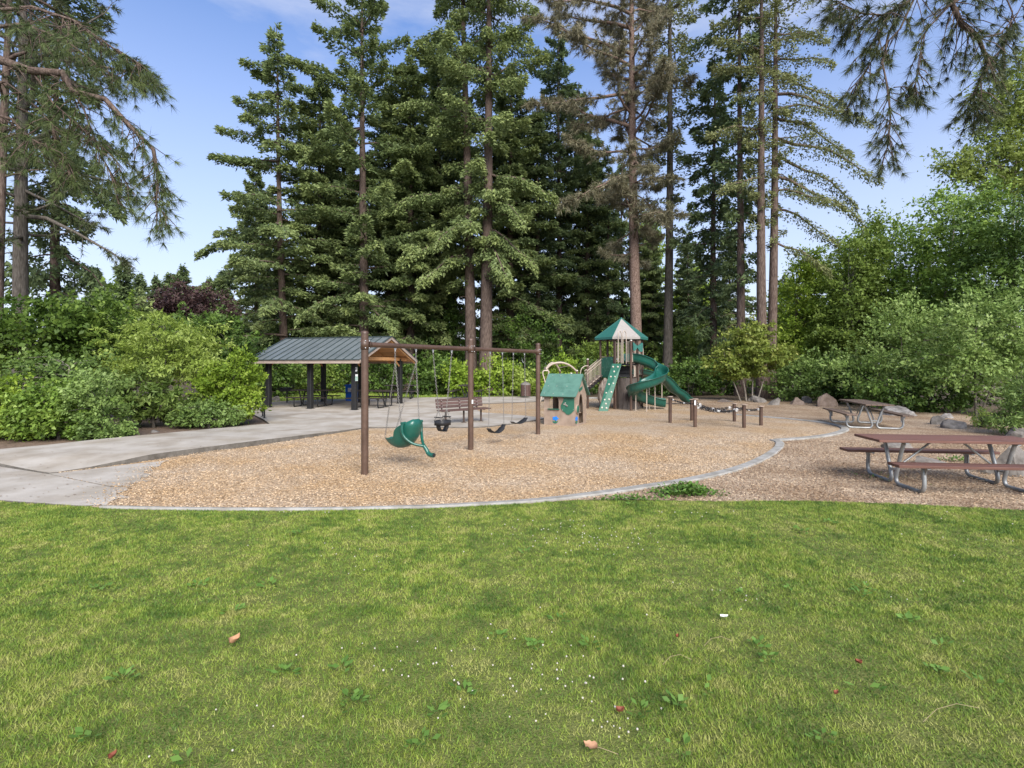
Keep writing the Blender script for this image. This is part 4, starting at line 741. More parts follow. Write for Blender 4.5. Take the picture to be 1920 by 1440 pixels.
plant('alder_tree', 'leafy young tree between the twin trunks and the broad maple', 1590, 36, [(1590, 560, 50, 80, 2), (1610, 480, 32, 50, 1.3), (1585, 650, 60, 60, 2.2)], 'leaf_maple', 330, 24, 0.25, 206, spread=0.5, bark='bark_fir', stems=[(0, 0, .09)], cat='tree')
plant('alder_tree', 'yellow green young tree glimpsed just past the twin trunks', 1478, 47, [(1480, 580, 45, 60, 2), (1500, 650, 55, 60, 2.2), (1455, 640, 40, 70, 2)], 'leaf_yellowgreen', 300, 22, 0.32, 207, spread=0.6, stems=[(0, 0, .09)], shell=0.35, cat='tree')
plant('alder_tree', 'sunlit yellow green tree glimpsed between plated pine and grey trunk', 1222, 60, [(1222, 520, 26, 70, 2), (1232, 600, 34, 60, 2.4), (1215, 440, 20, 35, 1.2)], 'leaf_yellowgreen', 300, 20, 0.38, 208, spread=0.65, stems=[(0, 0, .10)], shell=0.3, cat='tree')
plant('alder_tree', 'sunlit yellow green tree glimpsed behind the dark drooping spruce', 1300, 58, [(1300, 560, 44, 80, 2.4), (1330, 620, 50, 60, 2.6)], 'leaf_yellowgreen', 280, 20, 0.36, 209, spread=0.65, stems=[(0, 0, .10)], shell=0.3, cat='tree')
plant('alder_tree', 'airy yellow green tree beside the righthand twin fir', 1505, 34, [(1505, 560, 34, 60, 1.5), (1490, 640, 44, 60, 1.8), (1515, 500, 22, 34, .9), (1530, 620, 40, 60, 1.6)], 'leaf_yellowgreen', 300, 24, 0.22, 221, spread=0.5, bark='bark_fir', stems=[(0, 0, .08)], shell=0.3, cat='tree')
plant('alder_tree', 'airy light green tree topped by feathery shoots left of the broad maple', 1610, 31, [(1605, 500, 40, 60, 1.6), (1590, 580, 50, 60, 1.8), (1635, 440, 28, 40, 1.0), (1560, 640, 50, 60, 1.8), (1640, 560, 40, 60, 1.5)], 'leaf_wood', 420, 24, 0.21, 222, spread=0.48, bark='bark_pale', stems=[(0, 0, .09)], shell=0.3, cat='tree', twigs=60)
plant('willow_shrub', 'large grey green shrub with upright pale shoots behind the far picnic table', 1690, 23.5, [(1690, 660, 90, 70, 1.8), (1640, 700, 70, 50, 1.5), (1740, 640, 70, 70, 1.6), (1700, 590, 45, 50, 1.0), (1770, 690, 80, 60, 1.6)], 'leaf_willow', 620, 26, 0.13, 211, spread=0.32, ratio=0.45, stems=[(0, 0, .05), (.4, .2, .04), (-.5, 0, .04)])
plant('willow_shrub', 'broad light green shrub overhanging the dark hollow beyond the near table', 1830, 20, [(1830, 640, 90, 70, 1.6), (1880, 690, 80, 60, 1.4), (1790, 690, 70, 45, 1.3), (1850, 590, 60, 50, 1.1), (1920, 650, 60, 80, 1.3)], 'leaf_willow', 620, 26, 0.12, 212, spread=0.3, ratio=0.5, stems=[(0, 0, .05), (.4, .3, .04)])
plant('shrub', 'dark glossy shrub in the hollow behind the white-flecked boulder', 1700, 21.5, [(1690, 735, 75, 28, 1.0), (1760, 745, 70, 30, 1.0)], 'leaf_deep', 320, 24, 0.11, 213, spread=0.24)
plant('shrub', 'dark green shrub just behind the biggest far boulder', 1590, 25.5, [(1590, 715, 50, 35, 1.2), (1630, 730, 40, 30, 1.0)], 'leaf_deep', 320, 24, 0.13, 214, spread=0.26)
plant('shrub', 'grey green shrub behind the line of far boulders', 1500, 29, [(1500, 715, 55, 35, 1.4), (1535, 700, 40, 40, 1.3)], 'leaf_greygreen', 320, 24, 0.14, 215, spread=0.3)
plant('shrub', 'bushy spiky shrub at the picture edge beyond the near table', 1915, 14.5, [(1915, 765, 40, 38, .7), (1945, 740, 50, 50, .8), (1880, 790, 30, 16, .5)], 'leaf_greygreen', 300, 24, 0.10, 216, spread=0.16, ratio=0.3)
plant('shrub', 'low yellow flowered weeds in front of the dark hollow', 1840, 16.2, [(1840, 785, 26, 18, .4), (1865, 790, 24, 14, .4)], 'leaf_lime', 90, 20, 0.07, 217, spread=0.13, ratio=0.3)
plant('maple_tree', 'small many-stemmed yellow green maple with orange tinged leaves', 1405, 27.6, [(1400, 665, 62, 26, 1.7), (1360, 680, 34, 16, 1.0), (1445, 672, 36, 22, 1.1), (1405, 630, 40, 20, 1.2), (1420, 614, 26, 10, .8), (1390, 700, 44, 12, 1.2)], 'leaf_japmaple', 560, 26, 0.135, 218, spread=0.22, flat=0.32, bark='bark_pale', stems=[(-.15, 0, .05), (-.4, .1, .045), (.15, 0, .04), (.35, -.1, .04)], shell=0.3, twigs=50)
# understorey at the woodland edge, left to right
US = [(520, 31, 34, 42, 'leaf_deep', 'leafy green bush behind the barbecue grill'), (545, 34, 40, 40, 'leaf_wood', 'bush seen under the shelter roof, right of the grill'), (600, 35, 44, 30, 'leaf_wood', 'low bush behind the shelter tables'), (655, 36, 40, 34, 'leaf_deep', 'dark bush behind the blue bin'), (712, 35, 44, 40, 'leaf_deep', 'dark green bush seen under the gable of the shelter'), (770, 34, 44, 38, 'leaf_deep', 'green bush beside the gable end of the shelter'), (820, 33.5, 40, 36, 'leaf_deep', 'green bush behind the toddler swing chains'), (862, 32.5, 34, 30, 'leaf_yellowgreen', 'bright green bush at the foot of the central twin firs'), (935, 33, 42, 34, 'leaf_yellowgreen', 'bright yellow green bush right of the central twin firs'), (972, 33.5, 26, 22, 'leaf_lime', 'small pale bush beside the brown litter bin'), (1050, 31, 34, 40, 'leaf_yellowgreen', 'bright conical bush behind the arch climber'), (1010, 36, 30, 28, 'leaf_deep', 'dark bush behind the swing set end post'), (1100, 34, 40, 30, 'leaf_deep', 'dark bush behind the playhouse roof'), (1240, 35, 36, 26, 'leaf_deep', 'green bush behind the wave slide'), (1290, 33, 44, 34, 'leaf_deep', 'green bush behind the nearest chain net posts'), (1345, 34, 44, 30, 'leaf_deep', 'green bush at the foot of the dark drooping spruce'), (1460, 35, 40, 34, 'leaf_wood', 'leafy bush at the foot of the righthand twin fir'), (1130, 39, 50, 46, 'leaf_wood', 'tall bush in the wood left of the play tower roof'), (1275, 42, 50, 60, 'leaf_wood', 'tall leafy bush in the wood right of the grey trunk'), (1000, 42, 60, 70, 'leaf_deep', 'tall dark bush in the wood behind the litter bin'), (840, 44, 60, 80, 'leaf_deep', 'tall dark bush in the wood left of the central twins'), (700, 46, 70, 75, 'leaf_deep', 'tall dark bush in the wood behind the shelter ridge'), (560, 44, 70, 75, 'leaf_deep', 'tall dark bush in the wood over the shelter left eave')]
for i, (px, D, wp, hp, lf, lb) in enumerate(US):
    yb = HY + F * CH / D; plant('woodland_shrub', lb, px, D, [(px, yb - hp * 0.9, wp, hp, 1.3), (px + wp * .5 * (1 if i % 2 else -1), yb - hp * .55, wp * .7, hp * .6, 1.2), (px - wp * .3 * (1 if i % 2 else -1), yb - hp * 1.35, wp * .5, hp * .6, .9)], lf, 200 if D < 38 else 230, 22, 0.15 if D < 38 else 0.24, 300 + i, spread=0.28 if D < 38 else 0.45, group='understorey along the woodland edge', stems=[(0, 0, .04), (.3, .1, .03)], twigs=16)
# far wood that closes the view between the trunks
r = np.random.RandomState(88); n = 30000; th = (r.rand(n) * 2 - 1) * 0.86; D = 78 + 30 * r.rand(n); xx = np.tan(th) * D
hh = 9 + 3.5 * np.sin(xx * 0.11) + 2.5 * np.sin(xx * 0.31 + 1); hh = np.where(xx > 20, hh * 0.9, hh); hh = np.where(xx < -38, hh * 0.55, hh)
P = np.stack([xx, D, hh * r.rand(n) ** 0.8], 1); V, Fc = kites(P, r.randn(n, 3), 0.6 * r.randn(n, 3) + [0, -0.2, 0.8], 0.9 + 0.9 * r.rand(n), 0.5 + 0.5 * r.rand(n))
tag(put('forest', npmesh('forest', V, Fc, 'leaf_deep', np.clip(0.2 + 0.7 * r.rand(n), 0, 1))), 'deep green mass of the wood beyond the nearest trees', 'forest', None, 'stuff')
# left: the shrub border
SB = dict(group=None)
plant('shrub', 'big green broad leaved shrub below the grey barked pine', 55, 17.5, [(60, 612, 85, 54, 1.4), (0, 638, 60, 62, 1.4), (120, 640, 60, 60, 1.2), (40, 680, 90, 50, 1.4)], 'leaf_mid', 420, 26, 0.13, 401, spread=0.24)
plant('shrub', 'green broad leaved shrub between the two left trunks and the lime bush', 180, 19, [(175, 595, 50, 55, 1.2), (180, 650, 40, 54, 1.1), (145, 660, 50, 50, 1.2), (225, 600, 30, 40, .8)], 'leaf_mid', 380, 26, 0.13, 402, spread=0.24)
plant('conifer_shrub', 'dark clipped looking evergreen column behind the lime bush', 262, 22, [(262, 590, 17, 40, .4), (258, 640, 20, 50, .45)], 'fir_needles', 260, 24, 0.10, 403, spread=0.12)
plant('sumac_shrub', 'spreading lime green bush with layered feathery leaves', 310, 17.5, [(310, 625, 85, 30, 1.3), (300, 655, 95, 36, 1.4), (265, 690, 70, 26, 1.2), (355, 680, 70, 40, 1.2), (285, 600, 45, 18, .8)], 'leaf_lime', 600, 28, 0.105, 404, spread=0.2, flat=0.3, ratio=0.36, hang=0.35)
plant('shrub', 'bright yellow green bush at the right hand end of the border', 437, 16.9, [(430, 738, 44, 44, .7), (450, 698, 32, 36, .55), (460, 755, 26, 32, .45), (405, 728, 34, 42, .6)], 'leaf_yellowgreen', 520, 26, 0.085, 405, spread=0.15)
plant('rhododendron_shrub', 'rhododendron with pale upright leaf whorls in the middle of the border', 288, 16.2, [(285, 742, 56, 38, .7), (330, 760, 46, 28, .6), (250, 762, 40, 28, .5), (280, 712, 30, 20, .4)], 'leaf_rhodo', 330, 22, 0.13, 406, spread=0.15, ratio=0.32)
plant('shrub', 'low grey green bush spilling beside the yellow green bush', 392, 16.0, [(390, 774, 46, 22, .5), (350, 780, 36, 16, .4), (425, 780, 30, 14, .35)], 'leaf_greygreen', 300, 24, 0.07, 407, spread=0.12)
plant('shrub', 'tangled bush with big lobed leaves at the front of the border', 110, 13.6, [(110, 790, 66, 34, .7), (60, 778, 66, 40, .7), (150, 758, 52, 32, .7), (90, 742, 54, 28, .6)], 'leaf_maple', 440, 26, 0.085, 408, spread=0.17)
plant('shrub', 'pale grey green bush with fine leaves next to the flat brown rock', 195, 13.5, [(195, 785, 44, 42, .65), (175, 745, 40, 40, .6), (215, 810, 26, 22, .35)], 'leaf_greygreen', 380, 26, 0.065, 409, spread=0.13)
plant('shrub', 'low green bush at the front edge of the border by the picture side', 15, 13.7, [(10, 770, 60, 50, .8), (20, 805, 70, 26, .7), (-40, 750, 60, 70, .9)], 'leaf_yellowgreen', 380, 24, 0.09, 410, spread=0.16)
plant('shrub', 'loose shrub with reddish shoots and bare grey twigs', 130, 15.4, [(130, 700, 60, 40, .9), (60, 700, 50, 34, .8), (190, 720, 40, 40, .8)], 'leaf_greygreen', 300, 22, 0.09, 411, spread=0.2, shell=0.2, bark='bark_pale', twigs=70)
plant('shrub', 'green shrub filling the border behind the lime bush towards the shelter', 425, 23, [(420, 640, 40, 46, 1.1), (440, 690, 34, 50, 1.0), (380, 660, 40, 60, 1.1)], 'leaf_deep', 360, 24, 0.15, 412, spread=0.28)
plant('shrub', 'dark green shrub in the hollow between front bush and lime bush', 225, 18.6, [(222, 700, 36, 40, .8), (205, 725, 30, 30, .7)], 'leaf_deep', 200, 24, 0.10, 413, spread=0.18)
plant('plum_tree', 'purple leaved tree showing over the lime bush', 360, 31, [(355, 570, 52, 28, 1.8), (395, 585, 36, 34, 1.4), (310, 585, 36, 26, 1.3)], 'leaf_plum', 330, 24, 0.20, 414, spread=0.4, stems=[(0, 0, .09)])
plant('shrub', 'deep green shrub closing the gap below the purple leaved tree', 330, 25, [(330, 640, 60, 60, 1.3), (390, 640, 50, 60, 1.3), (270, 650, 40, 60, 1.1)], 'leaf_deep', 340, 24, 0.17, 415, spread=0.3)
# ------------------------------------------------------------------ swing set
SP1, SP3 = Vector((-2.605, 9.25, 0)), Vector((0.725, 14.55, 0)); SD = (SP3 - SP1).normalized(); SN = Vector((-SD.y, SD.x, 0)); SL = (SP3 - SP1).length
def on_swing(px):                                    # point of the beam line under a photo column
    k = (px - CX) / F; t = (k * SP1.y - SP1.x) / (SD.x - k * SD.y); return SP1 + SD * t
BZ, HP = 2.30, 2.53
sw = thing('swing_set', 'brown steel swing frame with three posts and a long top beam', 'swing set', tuple(SP1))
for k, p in enumerate((Vector(), SD * SL / 2, SD * SL)):
    po = MB().tube([p + Vector((0, 0, -0.08)), p + Vector((0, 0, HP - 0.04))], 0.0635, 20, caps=False).build('post', 'brown_metal', sw)
    MB().lathe(p + Vector((0, 0, HP - 0.045)), [(0.067, 0), (0.067, 0.025), (0.058, 0.045), (0.03, 0.058), (0.0, 0.061)], 18).build('cap', 'brown_metal', po)
    cl = MB()
    cl.lathe(p + Vector((0, 0, BZ - 0.09)), [(0.0645, 0), (0.072, 0), (0.072, 0.18), (0.0645, 0.18)], 18)
    for sgn in ((1,) if k == 0 else (-1,) if k == 2 else (-1, 1)):
        cl.lathe(p + SD * sgn * 0.07 + Vector((0, 0, BZ)), [(0.062, 0), (0.062, 0.05), (0.05, 0.05)], 16, SD * sgn)
    cl.build('clamp', 'brown_metal', po)
    for a in (-1, 1):
        for b in (-1, 1):
            for c in (-1, 1):
                q = p + SN * a * 0.062 + SD * b * 0.045 + Vector((0, 0, BZ + c * 0.062)); MB().lathe(q, [(0.011, 0), (0.011, 0.010), (0.006, 0.016), (0, 0.017)], 8, SN * a).build('bolt', 'steel', po)
    if k == 1:
        q = p - SN * 0.064 - SD * 0.02 + Vector((0, 0, 1.10)); MB().box(q, (0.05, 0.004, 0.09), math.atan2(SD.y, SD.x)).build('label_plate', 'white_paint', po)
        q2 = p - SN * 0.0645
for a, b in ((0.075, SL / 2 - 0.075), (SL / 2 + 0.075, SL - 0.075)):
    MB().tube([SD * a + Vector((0, 0, BZ)), SD * b + Vector((0, 0, BZ))], 0.047, 18).build('beam', 'brown_metal', sw)
def chain(p0, p1, name, parent, link=0.044, wire=0.0042, m='chain_steel'):
    p0, p1 = Vector(p0), Vector(p1); d, s, u = basis(p1 - p0); Ln = (p1 - p0).length; n = max(2, int(Ln / (link * 0.78))); mb = MB()
    for i in range(n):
        c = p0 + d * (Ln * (i + 0.5) / n); side = s if i % 2 else u; h = link / 2; ww = link * 0.30
        pts = [c + d * (h * math.cos(a)) + side * (ww * math.sin(a)) for a in [2 * PI * k / 8 for k in range(9)]]
        mb.tube(pts, wire, 4, caps=False)
    return mb.build(name, m, parent)
def hanger(p, parent):
    mb = MB(); mb.box(p + Vector((0, 0, BZ - 0.058)), (0.04, 0.022, 0.03), math.atan2(SD.y, SD.x)); mb.cyl(p + Vector((0, 0, BZ - 0.07)), p + Vector((0, 0, BZ - 0.105)), 0.013, 8)
    mb.build('hanger', 'steel', parent); return p + Vector((0, 0, BZ - 0.105))
# moulded green support swing
c1, c2 = on_swing(741), on_swing(780); mid = (c1 + c2) / 2
adapt = thing('support_swing', 'green moulded reclining seat swing with dangling yoke harness, nearest the end post', 'swing', (0, 0, 0), 0, 'swings hanging from the brown frame')
U_ = Vector((-SD.y, SD.x, 0))                        # towards the footrest
def seat_pt(u, z, s): return mid + U_ * u + SD * s + Vector((0, 0, z))
zs = lambda Yz: Zp(770 + Yz / 13.7, mid.y - 0.1); us = lambda Xz: -(Xz - 800) * 0.00088
bot = [(232, 770), (330, 870), (450, 950), (580, 992), (700, 1000), (830, 965), (950, 895), (1040, 800), (1110, 690), (1160, 550), (1190, 400), (1185, 290), (1150, 222), (1115, 198)]
rim = [(236, 764), (330, 752), (440, 742), (540, 735), (610, 720), (645, 690), (655, 620), (668, 550), (700, 480), (770, 415), (860, 370), (960, 320), (1050, 250), (1108, 196)]
wid = [0.07, 0.12, 0.15, 0.17, 0.18, 0.19, 0.20, 0.21, 0.215, 0.215, 0.21, 0.19, 0.14, 0.06]
rows = []
for (bx, by), (rx, ry), wv in zip(bot, rim, wid):
    B_, R_ = (us(bx), zs(by)), (us(rx), zs(ry)); row = []
    for q, s in ((0, -1.08), (0.06, -1.02), (0.45, -0.98), (0.8, -0.8), (0.96, -0.45), (1, 0), (0.96, 0.45), (0.8, 0.8), (0.45, 0.98), (0.06, 1.02), (0, 1.08)):
        row.append(seat_pt(R_[0] + (B_[0] - R_[0]) * q, R_[1] + (B_[1] - R_[1]) * q, s * wv))
    rows.append(row)
rows = [[sum((rows[min(len(rows) - 1, max(0, i + o))][k] * w_ for o, w_ in ((-1, .2), (0, .6), (1, .2))), Vector()) if 0 < i < len(rows) - 1 else rows[i][k] for k in range(11)] for i in range(len(rows))]
mbs = MB(); mbs.add([p for r_ in rows for p in r_], [(i * 11 + k, i * 11 + k + 1, i * 11 + k + 12, i * 11 + k + 11) for i in range(len(rows) - 1) for k in range(10)], True)
seat = mbs.build('seat_shell', 'plastic_green', adapt); md = seat.modifiers.new('thickness', 'SOLIDIFY'); md.thickness = 0.022; md.offset = 1; md = seat.modifiers.new('smooth', 'SUBSURF'); md.levels = md.render_levels = 2
sp = lambda Xz, Yz, s: seat_pt(us(Xz), zs(Yz), s)
yk = MB()
Lf = smooth_pts([sp(960, 300, -.235), sp(955, 440, -.25), sp(980, 590, -.24), sp(1060, 720, -.2), sp(1180, 820, -.13), sp(1330, 870, -.03)], 5)
Rt = smooth_pts([sp(1000, 300, .235), sp(1000, 450, .25), sp(1030, 600, .22), sp(1130, 740, .14), sp(1250, 830, .05), sp(1330, 870, .0)], 5)
St = smooth_pts([sp(1330, 870, -.01), sp(1390, 950, 0), sp(1440, 1040, 0), sp(1520, 1085, 0), sp(1600, 1080, 0)], 5)
yk.tube(Lf, [0.030] * 8 + [0.026] * (len(Lf) - 8), 10); yk.tube(Rt, 0.028, 10); yk.tube(St, [0.034 + 0.012 * i / len(St) for i in range(len(St))], 12)
yk.cyl(sp(960, 300, -.27), sp(960, 300, -.16), 0.026, 12); yk.cyl(sp(1000, 300, .27), sp(1000, 300, .16), 0.026, 12)
yk.build('yoke', 'plastic_green', adapt)
e0 = sp(1600, 1080, 0); MB().cyl(e0, e0 + (sp(1620, 1079, 0) - sp(1600, 1080, 0)), 0.036, 12).build('yoke_pad', 'rubber_black', adapt)
h1, h2 = hanger(c1, adapt), hanger(c2, adapt)
for h_, sg in ((h1, -1), (h2, 1)):
    sw_ = h_ + Vector((0, 0, -0.22)); chain(h_, sw_, 'chain', adapt); chain(sw_, sp(300, 740, sg * .12), 'chain', adapt); chain(sw_, sp(930, 300, sg * .25), 'chain', adapt)
# toddler bucket
ca, cb = on_swing(812), on_swing(847); cm = (ca + cb) / 2
bk = thing('bucket_swing', 'black rubber toddler bucket swing in front of the bench', 'swing', (0, 0, 0), 0, 'swings hanging from the brown frame')
by_ = cm.y; zt, zb = Zp(788, by_), Zp(809, by_); bw = (846 - 817) / F * by_ / 2
ring, R_in = [], []
bm_ = MB(); cN = 20; loop = []
for k in range(cN):
    a = 2 * PI * k / cN; loop.append(cm + SD * (bw * 1.05 * math.copysign(abs(math.cos(a)) ** .6, math.cos(a))) + SN * (0.14 * math.copysign(abs(math.sin(a)) ** .6, math.sin(a))))
vs = []
for z_, sc_ in ((zt, 1), (zt, .88), (zt - 0.10, .88), (zt - 0.10, 1)): vs += [cm + (p - cm) * sc_ + Vector((0, 0, z_)) for p in loop]
bm_.add(vs, [(r_ * cN + k, r_ * cN + (k + 1) % cN, ((r_ + 1) % 4) * cN + (k + 1) % cN, ((r_ + 1) % 4) * cN + k) for r_ in range(4) for k in range(cN)], True); bm_.build('band', 'rubber_black', bk)
b2 = MB(); prof = []
for i in range(13):
    a = PI * i / 12; s_ = -bw * .86 * math.cos(a); z_ = zt - 0.06 - (zt - 0.06 - zb) * math.sin(a) ** .7; prof.append((s_, z_))
vs = []
for s_, z_ in prof:
    for n_, dz in ((-.06, 0), (.06, 0), (.06, .018), (-.06, .018)): vs.append(cm + SD * s_ + SN * n_ + Vector((0, 0, z_ + dz)))
b2.add(vs, [(i * 4 + k, i * 4 + (k + 1) % 4, i * 4 + 4 + (k + 1) % 4, i * 4 + 4 + k) for i in range(12) for k in range(4)], True); b2.build('seat_sling', 'rubber_black', bk)
b3 = MB()
for sg in (-1, 1): b3.box(cm + SN * sg * 0.10 + Vector((0, 0, (zt + zb) / 2 - 0.03)), (0.05, 0.02, (zt - zb) * .7), math.atan2(SD.y, SD.x))
b3.build('leg_divider', 'rubber_black', bk)
for h_, sg in ((hanger(ca, bk), -1), (hanger(cb, bk), 1)):
    top = cm + SD * sg * bw * .80 + Vector((0, 0, zt + 0.22)); chain(h_, top, 'chain', bk)
    MB().box(cm + SD * sg * bw * .80 + Vector((0, 0, zt + 0.07)), (0.03, 0.22, 0.02), math.atan2(SD.y, SD.x)).build('spreader', 'rubber_black', bk)
    for n_ in (-.1, .1): chain(top, cm + SD * sg * bw * .92 + SN * n_ + Vector((0, 0, zt - 0.02)), 'chain', bk)
def belt(pa, pb, pxl, pxr, yl, yr, ysag, label):
    a0, b0 = on_swing(pa), on_swing(pb); t = thing('belt_swing', label, 'swing', (0, 0, 0), 0, 'swings hanging from the brown frame')
    m_ = (a0 + b0) / 2; D = m_.y; wd = (b0 - a0).length
    el, er = m_ - SD * wd * .62 + Vector((0, 0, Zp(yl, D))), m_ + SD * wd * .62 + Vector((0, 0, Zp(yr, D))); zs_ = Zp(ysag, D)
    vs = []; n_ = 14
    for i in range(n_ + 1):
        q = i / n_; p = el.lerp(er, q); p.z += (zs_ - min(el.z, er.z)) * (math.sin(PI * q) ** 0.75)
        hw = 0.085 if 1 < i < n_ - 1 else 0.06
        for nn_, dz in ((-hw, 0), (hw, 0), (hw, .014), (-hw, .014)): vs.append(p + SN * nn_ + Vector((0, 0, dz)))
    MB().add(vs, [(i * 4 + k, i * 4 + (k + 1) % 4, i * 4 + 4 + (k + 1) % 4, i * 4 + 4 + k) for i in range(n_) for k in range(4)] + [(0, 1, 2, 3), (n_ * 4, n_ * 4 + 1, n_ * 4 + 2, n_ * 4 + 3)], True).build('belt_seat', 'rubber_black', t)
    for h_, e in ((hanger(a0, t), el), (hanger(b0, t), er)):
        chain(h_, e + Vector((0, 0, 0.05)), 'chain', t)
        MB().tube([e + Vector((0, 0, 0.06)), e + SN * .05 + Vector((0, 0, 0.0)), e - SN * .05 + Vector((0, 0, 0.0)), e + Vector((0, 0, 0.06))], 0.006, 5).build('seat_ring', 'chain_steel', t)
    return t
belt(919, 942, 917, 943, 801.5, 799, 813, 'black belt swing hanging lowest, next to the middle post')
belt(962.5, 983.5, 962, 985, 789, 786, 795.5, 'black belt swing next to the far end post')
# ------------------------------------------------------------------ bench
def bench():
    a, b = Vector((-2.42, 16.75, 0)), Vector((-1.0, 17.9, 0)); d = (b - a).normalized(); L_ = (b - a).length; fz = path_z(16.8)
    t = thing('bench', 'brown slatted park bench standing on the concrete behind the swings', 'bench', (a.x, a.y, fz), math.atan2(d.y, d.x))   # local x along, +y to the back
    me = MB().box((0, 0, 0), (L_, 0.032, 0.088), ch=0.006).mesh('slat', 'bench_slat')
    for k in range(3): put('back_slat', me, t, (L_ / 2, 0.03 + 0.02 * k, 0.535 + 0.105 * k), (R(-12), 0, 0))
    ms = MB().box((0, 0, 0), (L_ + 0.05, 0.088, 0.036), ch=0.006).mesh('slat', 'bench_slat')
    for k in range(4): put('seat_slat', ms, t, (L_ / 2 + 0.02, -0.06 - 0.105 * k, 0.43), (R(2), 0, 0))
    for x_ in (0.22, L_ / 2, L_ - 0.22):
        mb = MB(); mb.cyl((x_, -0.2, -0.03), (x_, -0.2, 0.40), 0.032, 10); mb.build('leg', 'dark_brown_metal', t)
        mb = MB(); mb.box((x_, -0.2, 0.405), (0.05, 0.42, 0.016)); mb.box((x_, 0.05, 0.50), (0.05, 0.014, 0.20), rot=Matrix.Rotation(R(-12), 3, 'X')); mb.box((x_, 0.075, 0.66), (0.05, 0.014, 0.26), rot=Matrix.Rotation(R(-12), 3, 'X')); mb.build('bracket', 'dark_brown_metal', t)
        MB().lathe((x_, -0.2, -0.002), [(0.09, 0), (0.09, 0.01), (0.03, 0.012)], 12).build('foot_plate', 'dark_brown_metal', t)
        for k in range(3): MB().lathe((x_, 0.03 + 0.02 * k - 0.018, 0.535 + 0.105 * k), [(0.011, 0), (0.009, 0.006), (0, 0.008)], 8, (0, -1, 0.2)).build('bolt', 'steel', t)
    return t
bench()
# ------------------------------------------------------------------ picnic tables
def table_frame_pts(s):
    # one end frame of bent pipe, in the (y, z) plane: table leg, foot loop, bench arm (s = side)
    return [(0.26 * s, 0.70), (0.19 * s, 0.52), (0.115 * s, 0.30), (0.065 * s, 0.14), (0.078 * s, 0.06), (0.13 * s, 0.025), (0.25 * s, 0.022), (0.52 * s, 0.022), (0.66 * s, 0.03), (0.725 * s, 0.08), (0.745 * s, 0.17), (0.735 * s, 0.30), (0.72 * s, 0.40)]
def picnic_table(name, label, loc, rz, Ln, plank, pipe, fx, group, slim=False):
    t = thing(name, label, 'picnic table', loc, rz, group)
    pl = MB().box((0, 0, 0), (Ln, 0.142, 0.042), ch=0.005).mesh('plank', plank)
    for k in range(5): put('top_plank', pl, t, (0, (k - 2) * 0.149, 0.74))
    for s in (-1, 1):
        for k in (0, 1): put('bench_plank', pl, t, (0, s * (0.645 + 0.149 * k), 0.435))
    for x_ in (-fx, fx):
        for s in (-1, 1):
            pts = smooth_pts([(x_, y_, z_) for y_, z_ in table_frame_pts(s)], 3); MB().tube(pts, 0.03, 9).build('leg_frame', pipe, t)
            if not slim: MB().plate([(0, 0), (0.15, 0), (0.04, -0.2), (0, -0.2)], [], (x_, s * 0.68, 0.412), (0, s, 0), (0, 0, 1), 0.012).build('gusset', pipe, t)
        mb = MB(); mb.box((x_, 0, 0.708), (0.045, 0.70, 0.02)); mb.build('top_bar', pipe, t)
        for s in (-1, 1): MB().box((x_, s * 0.715, 0.403), (0.045, 0.27, 0.02)).build('bench_bar', pipe, t)
        MB().tube([(x_ * 0.98, 0, 0.24), (x_ * 0.28, 0, 0.70)], 0.017, 8).build('brace', pipe, t)
        MB().box((x_, 0, 0.24), (0.035, 0.16, 0.03)).build('cross_piece', pipe, t)
    return t
pc = Vector((5.80, 8.59, 0)); pd = Vector((1.99, -0.22, 0)).normalized()
near = picnic_table('picnic_table', 'long red brown picnic table with galvanised legs, nearest the lawn', tuple(pc + pd * 1.24), math.atan2(pd.y, pd.x), 2.44, 'plank_red', 'galvanised', 0.80, 'picnic tables with galvanised legs')
copy_thing(near, 'weathered brown picnic table with galvanised legs in front of the boulders', (11.2, 16.6, 0), R(74), (1, 1, 1), 'picnic tables with galvanised legs')
ft = [o for o in COL.objects if o.get('label', '').startswith('weathered brown picnic')][0]
pb = MB().box((0, 0, 0), (2.44, 0.142, 0.042), ch=0.005).mesh('plank', 'plank_brown')
for c_ in ft.children:
    if 'plank' in c_.name: c_.data = pb
zp = 0.03
bt = picnic_table('shelter_table', 'dark picnic table under the shelter, between its front posts on the side of the shrubs', (X(588, 24.0), 24.0, zp), R(-6), 1.83, 'black_table', 'black_paint', 0.55, 'dark picnic tables on the plaza', True)
copy_thing(bt, 'dark picnic table under the gable end of the shelter', (X(700, 23.4), 23.4, zp), R(-10), None, 'dark picnic tables on the plaza')
copy_thing(bt, 'dark picnic table just beyond the shelter by the strip of lawn', (X(753, 29.3), 29.3, zp), R(4), None, 'dark picnic tables on the plaza')
copy_thing(bt, 'dark picnic table seen end-on behind the middle swing post', (X(876, 29.6), 29.6, zp), R(86), None, 'dark picnic tables on the plaza')
# ------------------------------------------------------------------ picnic shelter
AA, BB = Vector((0.955, -0.296, 0)).normalized(), Vector((0.296, 0.955, 0)).normalized()
S0 = Vector((-6.6, 21.9, 0)); SLn, SWd, OA, OB, ZE, ZR = 4.4, 3.8, 0.62, 0.56, 2.06, 3.12
sh = thing('picnic_shelter', 'open picnic shelter with grey standing seam roof, black posts and cedar ceiling', 'shelter', tuple(S0), math.atan2(AA.y, AA.x))
